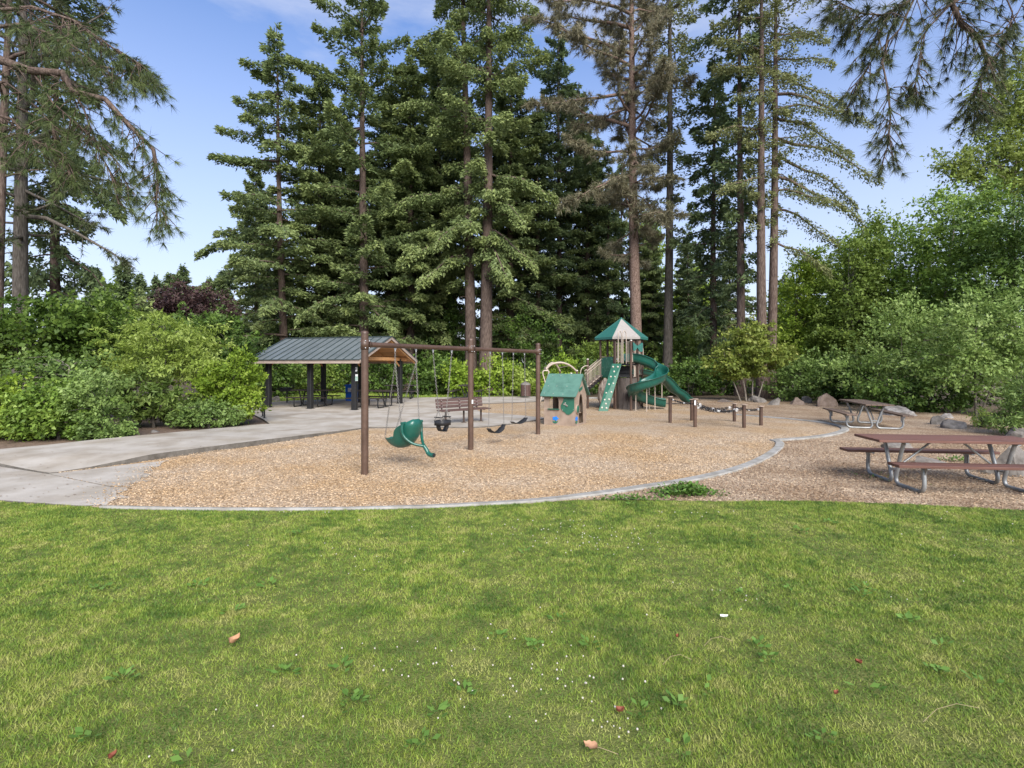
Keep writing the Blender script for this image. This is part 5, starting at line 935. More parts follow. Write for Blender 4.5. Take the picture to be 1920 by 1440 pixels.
# local frame: x along the ridge (right end at 0, left end at -SLn), y to the back, 0..SWd
for i in range(3):
    for y_ in (0, SWd):
        x_ = -i * SLn / 2
        MB().box((x_, y_, 1.10), (0.20, 0.20, 2.22), ch=0.012).build('post', 'black_paint', sh)
        MB().box((x_, y_, 0.035), (0.28, 0.28, 0.03)).build('base_plate', 'black_paint', sh)
x0, x1 = -SLn - OA, OA; ym = SWd / 2; half = ym + OB; sl = math.atan2(ZR - ZE, half); npan = 14; pw_ = (x1 - x0) / npan; rl = math.hypot(half, ZR - ZE)
for sg in (-1, 1):
    rot = Matrix.Rotation(-sg * sl, 3, 'X'); c = Vector((0, ym + sg * half / 2, (ZE + ZR) / 2))
    slope = MB().box((0, 0, 0), (pw_ - 0.004, rl, 0.022), rot=rot).mesh('roof_panel', 'roof_metal'); seam = MB().box((0, 0, 0.028), (0.024, rl, 0.034)).mesh('seam', 'roof_seam')
    for k in range(npan):
        po = put('roof_panel', slope, sh, (x0 + pw_ * (k + .5), c.y, c.z + 0.06))
    for k in range(npan + 1): put('seam', seam, sh, (x0 + pw_ * k, c.y, c.z + 0.06), (-sg * sl, 0, 0))
    bd = MB().box((0, 0, 0), (x1 - x0 - 0.03, 0.155, 0.02), rot=rot).mesh('ceiling_board', 'cedar'); nb_ = int(rl / 0.165)
    for k in range(nb_):
        q = (k + .5) / nb_ - .5; put('ceiling_board', bd, sh, ((x0 + x1) / 2, c.y + sg * q * (half - .02), c.z + 0.025 - q * (ZR - ZE)))
    MB().box(((x0 + x1) / 2, ym + sg * (half + 0.012), ZE + 0.0), (x1 - x0 + 0.02, 0.03, 0.15)).build('fascia', 'fascia', sh)
    MB().box(((x0 + x1) / 2, ym + sg * (half + 0.045), ZE + 0.085), (x1 - x0 + 0.05, 0.06, 0.03)).build('eave_flashing', 'roof_seam', sh)
    for e_, dx_ in ((x0, -0.02), (x1, 0.02)):
        MB().box((e_ + dx_, c.y, c.z + 0.015), (0.03, rl, 0.13), rot=rot).build('barge_board', 'fascia', sh)
        MB().box((e_ + dx_ * 1.6, c.y, c.z + 0.092), (0.06, rl, 0.025), rot=rot).build('barge_flashing', 'roof_seam', sh)
    for k in range(5):                                # rafters under the boards
        x_ = x0 + 0.08 + (x1 - x0 - .16) * k / 4; MB().box((x_, c.y, c.z - 0.055), (0.07, rl - 0.12, 0.12), rot=rot).build('rafter', 'cedar', sh)
MB().box(((x0 + x1) / 2, ym, ZR + 0.085), (x1 - x0 + 0.06, 0.16, 0.03)).build('ridge_cap', 'roof_seam', sh)
for y_ in (0, SWd): MB().box(((x0 + x1) / 2, y_, 2.20), (x1 - x0 - 0.5, 0.10, 0.16)).build('beam', 'cedar', sh)
for i in range(3):
    MB().box((-i * SLn / 2, ym, 2.20), (0.09, SWd - 0.02, 0.15)).build('tie_beam', 'cedar', sh)
    for y_, s in ((0, 1), (SWd, -1)): MB().tube([(-i * SLn / 2, y_ + s * 0.06, 1.85), (-i * SLn / 2, y_ + s * 0.5, 2.18)], 0.05, 4, smooth=False).build('knee_brace', 'cedar', sh)
def wall_sign(label, px, py, wpx, hpx, m, name='notice_sign'):
    D = 21.9 - 0.12; c = A(px, py, D); t = thing(name, label, 'sign', tuple(c), math.atan2(AA.y, AA.x)); w_, h_ = wpx / F * D, hpx / F * D
    MB().box((0, 0, 0), (w_, 0.006, h_), ch=0.002).build('board', m, t); return t, w_, h_
t, w_, h_ = wall_sign('small white notice with dark marks, upper one on the shelter post', 667, 692.5, 6.5, 8, 'white_paint')
for k in range(3): MB().box((0, -0.0045, h_ * (.28 - .22 * k)), (w_ * (.7 - .12 * k), 0.002, h_ * .10)).build('print_line', 'dark_ink', t)
t, w_, h_ = wall_sign('green and white notice, lower one on the shelter post', 667.5, 708, 7.5, 12.5, 'white_paint')
MB().box((0, -0.0045, -h_ * .12), (w_ * .9, 0.002, h_ * .62)).build('print_field', 'sign_green', t)
for k in range(4): MB().box((w_ * .06 * (k % 2), -0.0065, h_ * (.1 - .14 * k)), (w_ * .62, 0.002, h_ * .05)).build('print_line', 'white_paint', t)
# ------------------------------------------------------------------ bins, grill, rail
bl = thing('recycling_bin', 'bright blue lidded bin behind the front post of the shelter', 'bin', (X(661, 27.6), 27.6, 0.03), R(-12))
MB().plate([(-.25, 0), (.25, 0), (.28, .78), (-.28, .78)], [], (0, 0, 0), (1, 0, 0), (0, 0, 1), 0.5).build('body', 'blue_paint', bl)
MB().box((0, 0, .815), (.62, .60, .06), ch=.02).build('lid', 'blue_paint', bl); MB().box((0, -.27, .42), (.5, .03, .03)).build('rim', 'dark_ink', bl)
MB().box((0, -.262, .58), (.24, .008, .2)).build('label_panel', 'white_paint', bl)
for s in (-1, 1): MB().tube([(s * .2, .24, .09), (s * .28, .24, .09)], .09, 12).build('wheel', 'rubber_black', bl)
lb = thing('litter_bin', 'brown slatted litter bin with dark domed lid on the far side of the plaza', 'bin', (X(985.5, 30.2), 30.2, 0.0))
MB().cyl((0, 0, 0), (0, 0, .2), .05, 10).build('stand', 'dark_brown_metal', lb); MB().cyl((0, 0, .13), (0, 0, .74), .255, 16).build('liner', 'black_paint', lb)
slt = MB().box((0, 0, 0), (.082, .022, .64), ch=.004).mesh('slat', 'bench_slat')
for k in range(20): a = 2 * PI * k / 20; put('slat', slt, lb, (.28 * math.cos(a), .28 * math.sin(a), .44), (0, 0, a + PI / 2))
MB().lathe((0, 0, .76), [(.29, 0), (.29, .03), (.24, .10), (.12, .15), (.03, .165), (.03, .2), (0, .2)], 16).build('lid', 'boulder_grey', lb)
gr = thing('barbecue_grill', 'black park barbecue grill on a post beside the shelter', 'grill', (X(538, 26.2), 26.2, -0.02), R(8))
MB().cyl((0, 0, 0), (0, 0, .62), .035, 10).build('post', 'black_paint', gr)
gb_ = MB(); gb_.box((0, 0, .63), (.56, .38, .02)); gb_.box((0, .18, .72), (.56, .015, .18)); gb_.box((-.275, 0, .72), (.015, .37, .18)); gb_.box((.275, 0, .72), (.015, .37, .18)); gb_.box((0, -.18, .68), (.56, .015, .10)); gb_.build('firebox', 'black_paint', gr)
bar = MB().cyl((0, -.17, 0), (0, .17, 0), .006, 6).mesh('grate_bar', 'steel')
for k in range(9): put('grate_bar', bar, gr, (-.24 + .06 * k, 0, .79))
rl_ = thing('hoop_rail', 'black bent pipe rail standing at the end of the shrub border', 'rail', tuple(G(496, 786)))
MB().tube(smooth_pts([(0, 0, -.05), (0, 0, .55), (-.005, .02, .68), (-.05, .08, .76), (-.12, .2, .79), (-.25, .42, .79), (-.32, .54, .76), (-.36, .6, .68), (-.36, .62, .55), (-.36, .62, -.05)], 3), .026, 9).build('pipe', 'black_paint', rl_)
for x_, y_ in ((0, 0), (-.36, .62)): MB().lathe((x_, y_, path_z(18)), [(.07, 0), (.07, .01), (.026, .012)], 10).build('flange', 'black_paint', rl_)
# ------------------------------------------------------------------ playhouse
HA, HB = Vector((0.885, -0.465, 0)).normalized(), Vector((0.465, 0.885, 0)).normalized()
HO = Vector((1.964, 16.42, 0)); HL, HW, HE, HR_ = 1.04, 1.08, 0.97, 1.62      # near corner; front wall runs back along -HA, gable wall along HB
ph = thing('playhouse', 'tan toy cottage with green shingle roof, arched window and blue flowers', 'playhouse', tuple(HO), math.atan2(HA.y, HA.x))
# local: front wall on y = 0, x from -HL to 0; gable walls on x = 0 and x = -HL, y from 0 to HW
def arch(cx, z0, z1, hw, n=10, lean=0.0):
    zc = z1 - hw; o = [(cx - hw, z0)]; 
    o = [(cx + hw, z0), (cx + hw + lean * (zc - z0), zc)] + [(cx + lean * (zc - z0) + hw * math.cos(PI * k / n), zc + hw * math.sin(PI * k / n)) for k in range(1, n)] + [(cx - hw + lean * (zc - z0), zc), (cx - hw, z0)]
    return o
win = arch(-0.70, 0.52, 0.935, 0.17)
MB().plate([(-HL, -.03), (0, -.03), (0, HE), (-HL, HE)], [win], (0, 0, 0), (1, 0, 0), (0, 0, 1), 0.024).build('front_wall', 'tan_plastic', ph)
MB().plate([(-HL, -.03), (0, -.03), (0, HE), (-HL, HE)], [arch(-.5, .45, .85, .2)], (0, HW, 0), (1, 0, 0), (0, 0, 1), 0.024).build('back_wall', 'tan_plastic', ph)
gab = [(0.02, -.03), (HW - .02, -.03), (HW - .02, HE - .02), (HW / 2, HR_ - .05), (0.02, HE - .02)]
door = [(0.36, -.02)] and [(0.80, 0.05), (0.78, 0.55), (0.70, 0.84), (0.62, 0.96), (0.54, 1.0), (0.46, 0.96), (0.40, 0.84), (0.36, 0.6), (0.34, 0.05)]
pane = [[(0.86 + a, 0.60 + b), (0.915 + a, 0.60 + b), (0.915 + a, 0.68 + b), (0.86 + a, 0.68 + b)] for a in (0, .075) for b in (0, .1)]
MB().plate(gab, [door] + [p for p in pane if max(q[0] for q in p) < HW - .03], (0, 0, 0), (0, 1, 0), (0, 0, 1), 0.024).build('door_wall', 'tan_plastic', ph)
MB().plate(gab, [arch(HW / 2, .3, .95, .18)], (-HL, 0, 0), (0, 1, 0), (0, 0, 1), 0.024).build('rear_wall', 'tan_plastic', ph)
# flared roof: two curved slopes
for s in (-1, 1):
    y0_, ym_ = (0, HW / 2); vs = []; ns = 8; xa, xb = -HL - .085, .085
    for i in range(ns + 1):
        q = i / ns; y_ = HW / 2 + s * (HW / 2 + .16) * q; z_ = HR_ + .02 - (HR_ - HE + .055) * (1.25 * q - .25 * q * q)
        nrm = Vector((0, s * .62, .78))
        for dz in (0, -.03): vs += [Vector((xa - .015 * math.sin(PI * q), y_, z_)) + nrm * dz, Vector((xb + .015 * math.sin(PI * q), y_, z_)) + nrm * dz]
    fs = []
    for i in range(ns):
        a = i * 4; fs += [(a, a + 1, a + 5, a + 4), (a + 2, a + 6, a + 7, a + 3), (a, a + 4, a + 6, a + 2), (a + 1, a + 3, a + 7, a + 5)]
    fs += [(0, 2, 3, 1), (ns * 4, ns * 4 + 1, ns * 4 + 3, ns * 4 + 2)]
    rf = MB().add(vs, fs).build('roof', 'roof_green', ph)
    if s == -1:
        def rp(x_, q, up=.004): return Vector((x_, HW / 2 + s * (HW / 2 + .16) * q, HR_ + .02 - (HR_ - HE + .055) * (1.25 * q - .25 * q * q))) + Vector((0, s * .62, .78)) * up
        for x_, q, h_ in ((-.95, .08, 0), (-.66, .08, 0), (-.30, .08, 0), (-.98, .5, 0), (-.68, .5, 0), (-.33, .5, 0), (-1.02, .85, 0), (-.70, .86, 0), (-.36, .88, 0)):
            MB().lathe(rp(x_, q), [(.014, 0), (.012, .006), (0, .009)], 8, (0, -.62, .78)).build('bolt', 'cap_metal', rf)
        for xs_, q, l_ in ((-.93, .33, .16), (-.60, .58, .2), (-.42, .33, .16), (-.34, .58, .18), (-.95, .78, .12), (-.5, .75, .14)):
            MB().tube([rp(xs_, q, .001), rp(xs_ + l_, q, .001)], .004, 4).build('shingle_groove', 'panel_green', rf)
            MB().tube([rp(xs_ + l_ * .5, q - .14, .001), rp(xs_ + l_ * .5, q, .001)], .004, 4).build('shingle_groove', 'panel_green', rf)
MB().box((-.70, -.03, .515), (.40, .09, .025), ch=.006).build('window_sill', 'panel_green', ph)
lf_ = [(-.42, .955), (0.0, .955), (0.0, .50), (-.05, .46), (-.10, .40), (-.18, .355), (-.26, .37), (-.32, .43), (-.40, .47), (-.445, .55), (-.45, .64), (-.42, .70), (-.38, .76), (-.35, .86)]
lp = MB().plate(lf_, [], (0, -.024, 0), (1, 0, 0), (0, 0, 1), 0.02).build('leaf_panel', 'panel_green', ph)
for x_, z_ in ((-.30, .72), (-.34, .68), (-.28, .66)): MB().lathe((x_, -.034, z_), [(.026, 0), (.022, .012), (0, .016)], 10, (0, -1, 0)).build('bead', 'tan_roof', lp)
MB().lathe((-.24, -.034, .64), [(.03, 0), (.03, .03), (0, .034)], 10, (0, -1, 0)).build('knob', 'boulder_grey', lp)
for x_, z_ in ((-.31, .9), (-.03, .9), (-.39, .5), (-.03, .52)): MB().lathe((x_, -.034, z_), [(.012, 0), (.009, .006), (0, .008)], 8, (0, -1, 0)).build('bolt', 'cap_metal', lp)
def flower(o, ux, name):
    o, ux = Vector(o), Vector(ux); f_ = MB(); pts = []
    for k in range(20): a = PI * 2 * k / 20; rr = .085 * (1 + .22 * math.cos(5 * a)); pts.append((rr * math.cos(a) * 1.15, rr * math.sin(a) * .72))
    t_ = f_.plate(pts, [], o + Vector((0, 0, .16)), ux, (0, 0, 1), .01).build('flower', 'flower_blue', ph)
    MB().plate([(-.015, 0), (.06, .02), (.10, .09), (.03, .06), (.015, .11), (-.015, .11), (-.03, .05), (-.10, .08), (-.08, .02)], [], o, ux, (0, 0, 1), .009).build('leaf', 'panel_green', t_)
flower((-.64, -.022, .06), (1, 0, 0), 'flower'); flower((.022, .12, .07), (0, 1, 0), 'flower')
MB().lathe((.012, .21, .52), [(.15, 0), (.15, .03), (.13, .034), (.13, .02), (0, .02)], 20, (1, 0, 0)).build('wheel_rim', 'tan_plastic', ph)
MB().lathe((.026, .21, .52), [(.128, 0), (.128, .012), (.05, .016), (0, .03)], 20, (1, 0, 0)).build('wheel', 'panel_green', ph)
MB().plate([(.36, 1.06), (.66, 1.15), (.66, 1.24), (.36, 1.15)], [], (.02, 0, 0), (0, 1, 0), (0, 0, 1), .016).build('name_plate', 'panel_green', ph)
MB().box((-.5, HW - .14, .36), (.8, .22, .03)).build('inner_bench', 'tan_plastic', ph)
# ------------------------------------------------------------------ play tower
TX, TY = X(1165, 23.6), 23.6; TR = 0.94; DZ, DZ2 = 1.42, 1.94
tw = thing('play_tower', 'play tower with green and tan pointed roof, climbing wall, stairs and spiral slide', 'play structure', (TX, TY, 0))
hexp = [(TR * math.cos(PI * k / 3), TR * math.sin(PI * k / 3)) for k in range(6)]      # 0 right, 3 left, 4/5 front
front = (0.07, -TR * .866 - 0.80)
for k, (x_, y_) in enumerate(hexp):
    MB().cyl((x_, y_, -.05), (x_, y_, 3.12), .052, 12).build('post', 'brown_metal', tw)
def short_post(x_, y_, z_):
    p = MB().cyl((x_, y_, -.05), (x_, y_, z_), .052, 12).build('post', 'brown_metal', tw); MB().lathe((x_, y_, z_), [(.056, -.02), (.056, .015), (.035, .035), (0, .04)], 12).build('cap', 'cap_metal', p)
short_post(front[0], front[1], 2.95)
for k in (4, 5): MB().lathe((hexp[k][0] + (.07 if k == 5 else 0.03), hexp[k][1] - .07, 0), [(.04, -.05), (.04, 2.93), (.03, 2.96), (0, 2.965)], 10).build('stub_post', 'brown_metal', tw)
RR, ze, zr = 1.20, 3.14, 4.03
rfp = [(RR * math.cos(PI * k / 3), RR * math.sin(PI * k / 3)) for k in range(6)]
for k in range(6):
    a, b = Vector((*rfp[k], ze)), Vector((*rfp[(k + 1) % 6], ze)); ap = Vector((0, 0, zr)); ap1 = ap.lerp(a, .04); ap2 = ap.lerp(b, .04); m_ = 'tan_roof' if k in (4, 1) else 'roof_teal'; dn = Vector((0, 0, -.05))
    inn = Vector((-(a.x + b.x), -(a.y + b.y), 0)).normalized() * .03
    MB().add([a, b, ap2, ap1, a + dn * 2, b + dn * 2, a + dn * 2 + inn, b + dn * 2 + inn, ap1 + dn, ap2 + dn], [(0, 1, 2, 3), (0, 4, 5, 1), (4, 6, 7, 5), (6, 8, 9, 7), (2, 9, 8, 3), (0, 3, 8, 6, 4), (1, 5, 7, 9, 2)]).build('roof_panel', m_, tw)
    MB().tube([a + Vector((0, 0, .004)), ap1 + Vector((0, 0, .004))], .014, 6).build('roof_rib', 'roof_teal', tw)
MB().lathe((0, 0, zr - .05), [(.07, 0), (.05, .04), (.02, .08), (0, .09)], 10).build('roof_cap', 'roof_teal', tw)
for k in range(6):
    a, b = Vector((*hexp[k], 3.10)), Vector((*hexp[(k + 1) % 6], 3.10)); MB().tube([a, b], .03, 8).build('roof_beam', 'brown_metal', tw)
MB().plate([(x_ * .97, y_ * .97) for x_, y_ in hexp], [], (0, 0, DZ), (1, 0, 0), (0, 1, 0), .07).build('deck', 'rubber_black', tw)
MB().plate([(hexp[4][0] + .04, hexp[4][1] + .0), (front[0], front[1]), (hexp[5][0] - .02, hexp[5][1])], [], (0, 0, DZ2), (1, 0, 0), (0, 1, 0), .07).build('upper_deck', 'rubber_black', tw)
for k in range(3): MB().box((.05, hexp[4][1] + .16 + .1 * k, DZ + .44 - .15 * k), (.62, .16, .03)).build('step', 'rubber_black', tw); 
for k in range(3): MB().box((.05, hexp[4][1] + .08 + .1 * k, DZ + .38 - .15 * k), (.62, .02, .15)).build('riser', 'rubber_black', tw)
def barrier(p, q, zb_, zt_, nbars, name='barrier', m='tan_metal'):
    p, q = Vector((p[0], p[1], 0)), Vector((q[0], q[1], 0)); u = Vector((0, 0, 1)); o = None
    br = MB(); br.tube([p + u * zb_, q + u * zb_], .016, 6); br.tube([p + u * zt_, q + u * zt_], .016, 6); o = br.build(name, m, tw)
    for k in range(nbars):
        c = p.lerp(q, (k + .5) / nbars); MB().cyl(c + u * zb_, c + u * zt_, .011, 6).build('bar', m, o)
    return o
def lp2(a, b, t): return (a[0] + (b[0] - a[0]) * t, a[1] + (b[1] - a[1]) * t)
barrier(lp2(hexp[4], front, .06), lp2(hexp[4], front, .42), 2.06, 2.86, 4); barrier(lp2(hexp[4], front, .74), lp2(hexp[4], front, .96), 2.06, 2.90, 3)
barrier(lp2(front, hexp[5], .10), lp2(front, hexp[5], .36), 2.06, 2.55, 3); barrier(lp2(front, hexp[5], .66), lp2(front, hexp[5], .93), 2.06, 2.62, 4)
barrier(hexp[5], hexp[0], 1.50, 2.20, 7); barrier(hexp[1], hexp[2], 1.50, 2.30, 7); barrier(hexp[2], hexp[3], 1.50, 2.30, 7)
barrier(lp2(front, hexp[5], .55), lp2(front, hexp[5], .92), 1.42, 1.88, 4)
# grab hoops over the climbing wall and by the slide
def hoop(pts, name='grab_hoop', rad=.019): return MB().tube(smooth_pts(pts, 4), rad, 8).build(name, 'tan_metal', tw)
cw = lp2(hexp[4], front, .58); dwall = Vector((front[0] - hexp[4][0], front[1] - hexp[4][1], 0)).normalized(); nwall = Vector((dwall.y, -dwall.x, 0))
for t_ in (.44, .72):
    b_ = Vector((*lp2(hexp[4], front, t_), 0)); n_ = nwall * (.10)
    hoop([b_ + Vector((0, 0, 1.98)), b_ + Vector((0, 0, 2.8)), b_ + Vector((0, 0, 3.22)) + n_ * .1, b_ + Vector((0, 0, 3.36)) + n_ * .8, b_ + Vector((0, 0, 3.34)) + n_ * 1.6, b_ + Vector((0, 0, 3.15)) + n_ * 2.0, b_ + Vector((0, 0, 2.0)) + n_ * 2.0])
hoop([(.60, -.86, 1.95), (.60, -.86, 2.5), (.63, -.84, 2.66), (.70, -.80, 2.72), (.77, -.76, 2.66), (.80, -.74, 2.5), (.80, -.74, 1.95)])
# leaf panel on the stair side, activity panel on the slide side
def face(p, q):
    p, q = Vector((*p, 0)), Vector((*q, 0)); return p, (q - p).normalized(), (q - p).length
p_, d_, l_ = face(hexp[3], hexp[4])
pn = MB().plate([(.07, 1.36), (l_ - .07, 1.36), (l_ - .07, 2.24), (l_ * .72, 2.27), (l_ * .4, 2.26), (.07, 2.22)], [], p_, d_, (0, 0, 1), .03).build('leaf_panel', 'panel_green', tw)
nn_ = d_.cross(Vector((0, 0, 1))).normalized()
for a_, b_ in (((.2, 1.45), (.7, 2.15)), ((.3, 1.6), (.32, 1.9)), ((.42, 1.76), (.42, 2.05)), ((.54, 1.93), (.52, 2.16)), ((.34, 1.65), (.62, 1.68)), ((.46, 1.82), (.74, 1.84))):
    MB().tube([p_ + d_ * a_[0] + nn_ * .016 + Vector((0, 0, a_[1])), p_ + d_ * b_[0] + nn_ * .016 + Vector((0, 0, b_[1]))], .006, 4).build('vein', 'roof_green', pn)
for a_, z_ in ((.15, 2.17), (.45, 2.2), (.8, 2.17), (.15, 1.45), (.8, 1.45), (.18, 1.8)): MB().lathe(p_ + d_ * a_ + nn_ * .016 + Vector((0, 0, z_)), [(.016, 0), (.012, .006), (0, .008)], 8, nn_).build('bolt', 'cap_metal', pn)
p_, d_, l_ = face(hexp[5], hexp[0])
ap_ = MB().plate([(.12, .98), (l_ - .12, .98), (l_ - .12, 1.36), (.12, 1.36)], [], p_, d_, (0, 0, 1), .03).build('activity_panel', 'panel_green', tw)
MB().plate([(.3, 1.1), (.5, 1.08), (.52, 1.2), (.32, 1.22)], [], p_ + d_.cross(Vector((0, 0, 1))) * .02, d_, (0, 0, 1), .01).build('activity_tile', 'roof_teal', ap_)
# bow shaped green hood over the slide entrance
h0 = Vector((front[0] + .07, front[1] + .02, 0)); h1_ = h0 + Vector((.46, .18, 0)); hd = (h1_ - h0).normalized(); hl = (h1_ - h0).length
hp_ = [(0, 2.88), (.10 * hl, 2.86), (.42 * hl, 2.73), (.55 * hl, 2.74), (.9 * hl, 2.86), (hl, 2.84), (hl, 2.52), (.86 * hl, 2.47), (.66 * hl, 2.50), (.47 * hl, 2.66), (.22 * hl, 2.52), (.05 * hl, 2.53)]
hood = MB().plate(hp_, [], h0, hd, (0, 0, 1), .07).build('entrance_hood', 'roof_teal', tw)
MB().tube([h0 + Vector((0, 0, 2.70)), h1_ + Vector((0, 0, 2.70))], .025, 8).build('hood_bar', 'brown_metal', tw)
# stump and rock cladding under the decks
st = MB(); vs = []; nA = 40; Rn = np.random.RandomState(5)
prof_a = Rn.rand(nA) * .07
for j, z_ in enumerate((-.03, .15, .5, .9, 1.2, 1.36)):
    for k in range(nA):
        a = 2 * PI * k / nA; rr = (.55 + .10 * math.exp(-z_ * 2) * (1 + .6 * math.sin(5 * a))) + prof_a[k] * (1 - .2 * z_) + .02 * math.sin(9 * a + z_ * 3); vs.append((.16 + rr * math.cos(a) * .82, -.62 + rr * math.sin(a) * .6, z_))
st.add(vs, [(j * nA + k, j * nA + (k + 1) % nA, (j + 1) * nA + (k + 1) % nA, (j + 1) * nA + k) for j in range(5) for k in range(nA)]); st.build('stump_panel', 'stump_grey', tw)
bm = bmesh.new(); bmesh.ops.create_icosphere(bm, subdivisions=4, radius=1)
for v in bm.verts:
    n_ = noise.noise(v.co * 2.1) * .25 + noise.noise(v.co * 5.3) * .12; v.co = Vector((v.co.x * .30 * (1 + n_), v.co.y * .34 * (1 + n_), .62 + v.co.z * .70 * (1 + n_ * .4)))
    v.co += Vector((-.80, -.45, 0)); v.co.z = max(v.co.z, -.03)
me = bpy.data.meshes.new('rock_climber'); bm.to_mesh(me); bm.free(); me.materials.append(MATS['rockface_tan']); put('rock_climber', me, tw)
# climbing wall plank with holds
wb0, wb1 = A(1122, 768, 21.75) - Vector((TX, TY, 0)), A(1139.5, 768.5, 21.75) - Vector((TX, TY, 0)); wb0.z = wb1.z = -.02
wt0, wt1 = Vector((*lp2(hexp[4], front, .34), DZ2 + .03)), Vector((*lp2(hexp[4], front, .84), DZ2 + .03))
wt0 = A(1147.6, 682, 22.45) - Vector((TX, TY, 0)); wt1 = A(1165.6, 682, 22.25) - Vector((TX, TY, 0)); wt0.z = wt1.z = DZ2 + .035
nw = (wb1 - wb0).cross(wt0 - wb0).normalized(); nw = nw if nw.y < 0 else -nw
cwp = MB().add([wb0, wb1, wt1, wt0] + [p - nw * .05 for p in (wb0, wb1, wt1, wt0)], [(0, 1, 2, 3), (7, 6, 5, 4), (0, 4, 5, 1), (1, 5, 6, 2), (2, 6, 7, 3), (3, 7, 4, 0)]).build('climbing_wall', 'panel_green', tw)
for u_, v_ in ((.25, .08), (.75, .07), (.55, .16), (.3, .24), (.75, .25), (.28, .38), (.78, .40), (.3, .56), (.72, .58), (.26, .72), (.70, .72), (.45, .83), (.2, .93), (.7, .93)):
    c = (wb0.lerp(wb1, u_)).lerp(wt0.lerp(wt1, u_), v_); MB().lathe(c, [(.045, 0), (.042, .02), (.028, .04), (.0, .045)], 8, nw + Vector((.15 * math.sin(9 * v_), 0, 0))).build('hand_hold', 'hold_tan', cwp)
# slides: U section swept along a path
def slide(path, name, hw=.25, hgt=.30, rim=.024):
    pts = smooth_pts(path, 5); n_ = len(pts); vs = []; sec = [(-1.12, 1.0), (-1.04, 1.05), (-.98, 1.0), (-.93, .5), (-.78, .12), (-.4, .0), (0, -.01), (.4, .0), (.78, .12), (.93, .5), (.98, 1.0), (1.04, 1.05), (1.12, 1.0)]
    L1, L2 = [], []
    for i in range(n_):
        d = pts[min(i + 1, n_ - 1)] - pts[max(i - 1, 0)]; d.normalize(); s = Vector((d.y, -d.x, 0)).normalized(); u = s.cross(d).normalized(); u = u if u.z > 0 else -u
        for a, b in sec: vs.append(pts[i] + s * a * hw + u * b * hgt)
        L1.append(pts[i] - s * hw * 1.05 + u * hgt * 1.02); L2.append(pts[i] + s * hw * 1.05 + u * hgt * 1.02)
    m_ = len(sec); o = MB().add(vs, [(i * m_ + k, i * m_ + k + 1, (i + 1) * m_ + k + 1, (i + 1) * m_ + k) for i in range(n_ - 1) for k in range(m_ - 1)], True).build(name, 'plastic_green', tw)
    md = o.modifiers.new('thickness', 'SOLIDIFY'); md.thickness = .016; md.offset = 1
    for l_ in (L1, L2): MB().tube(l_, rim, 8).build('rim', 'plastic_green', o)
    return o
SPX = [(1176, 679, 22.45), (1188, 679.5, 22.6), (1204, 684, 22.8), (1220, 691, 22.9), (1234, 700, 22.75), (1240, 708, 22.4), (1238, 716, 21.95), (1226, 723, 21.65), (1210, 729, 21.5), (1196, 735.5, 21.6), (1188, 742, 21.95), (1190, 748.5, 22.4), (1202, 754, 22.75), (1218, 758.5, 22.9), (1234, 762, 22.9), (1247, 763.5, 22.85)]
sp_ = [A(*q) - Vector((TX, TY, 0)) for q in SPX]
slide(sp_, 'spiral_slide', .26, .34)
T0 = Vector((TX, TY, 0))
slide([Vector((.72, .30, DZ + .04)), Vector((1.05, .55, DZ + .02)), A(1236, 712, 24.6) - T0, A(1250, 722, 24.9) - T0, A(1262, 736, 25.2) - T0, A(1274, 743, 25.4) - T0, A(1284, 753, 25.6) - T0, A(1289, 755, 25.7) - T0], 'wave_slide', .27, .24)
for px, D, zt_ in ((1192, 21.9, .95), (1212.5, 21.55, 1.05), (1217, 22.8, 1.2), (1241, 24.8, 1.1), (1228, 22.2, 1.3)):
    MB().cyl(Vector((X(px, D), D, -.04)) - T0, Vector((X(px, D), D, zt_)) - T0, .022, 8).build('slide_support', 'tan_metal', tw)
MB().box(Vector((X(1198, 22.9), 22.9, 1.18)) - T0, (.26, .22, .05), .3, ch=.01).build('tan_step', 'tan_plastic', tw)
for z_ in (.45, .85): MB().box(Vector((X(1200, 23.0), 23.0, z_)) - T0, (.24, .2, .05), .3, ch=.01).build('tan_step', 'tan_plastic', tw)
# stairs to the low deck and the arch climber
ld = Vector((X(1092, 22.6), 22.6, .92)) - T0; top_ = Vector((*lp2(hexp[3], hexp[2], .0), DZ))
sa, sb = Vector((hexp[3][0] - .02, hexp[3][1] - .30, DZ)), Vector((hexp[3][0] - .02, hexp[3][1] + .42, DZ)); la, lb_ = ld + Vector((.14, -.35, 0)), ld + Vector((.14, .35, 0))
MB().add([sa, sb, lb_, la] + [p - Vector((0, 0, .17)) for p in (sa, sb, lb_, la)], [(0, 1, 2, 3), (7, 6, 5, 4), (0, 4, 5, 1), (1, 5, 6, 2), (2, 6, 7, 3), (3, 7, 4, 0)]).build('stair_ramp', 'rubber_black', tw)
for k in range(5):
    q = (k + .5) / 5; c = sa.lerp(la, q).lerp(sb.lerp(lb_, q), .5); MB().box(c + Vector((0, 0, .05)), (.2, .68, .09)).build('tread', 'dark_brown_metal', tw)
for a_, b_ in ((sa, la), (sb, lb_)):
    u = Vector((0, 0, 1)); o = MB().tube([a_ + u * .04, b_ + u * .04], .016, 6).tube([a_ + u * .76, b_ + u * .74], .018, 6).tube([a_ + u * .62, b_ + u * .60], .012, 6).build('stair_rail', 'tan_metal', tw)
    for k in range(11): c = a_.lerp(b_, (k + .3) / 10.8); MB().cyl(c + u * .04, c + u * .75, .010, 6).build('bar', 'tan_metal', o)
MB().box(ld + Vector((-.25, 0, 0)), (.9, .95, .07)).build('low_deck', 'rubber_black', tw)
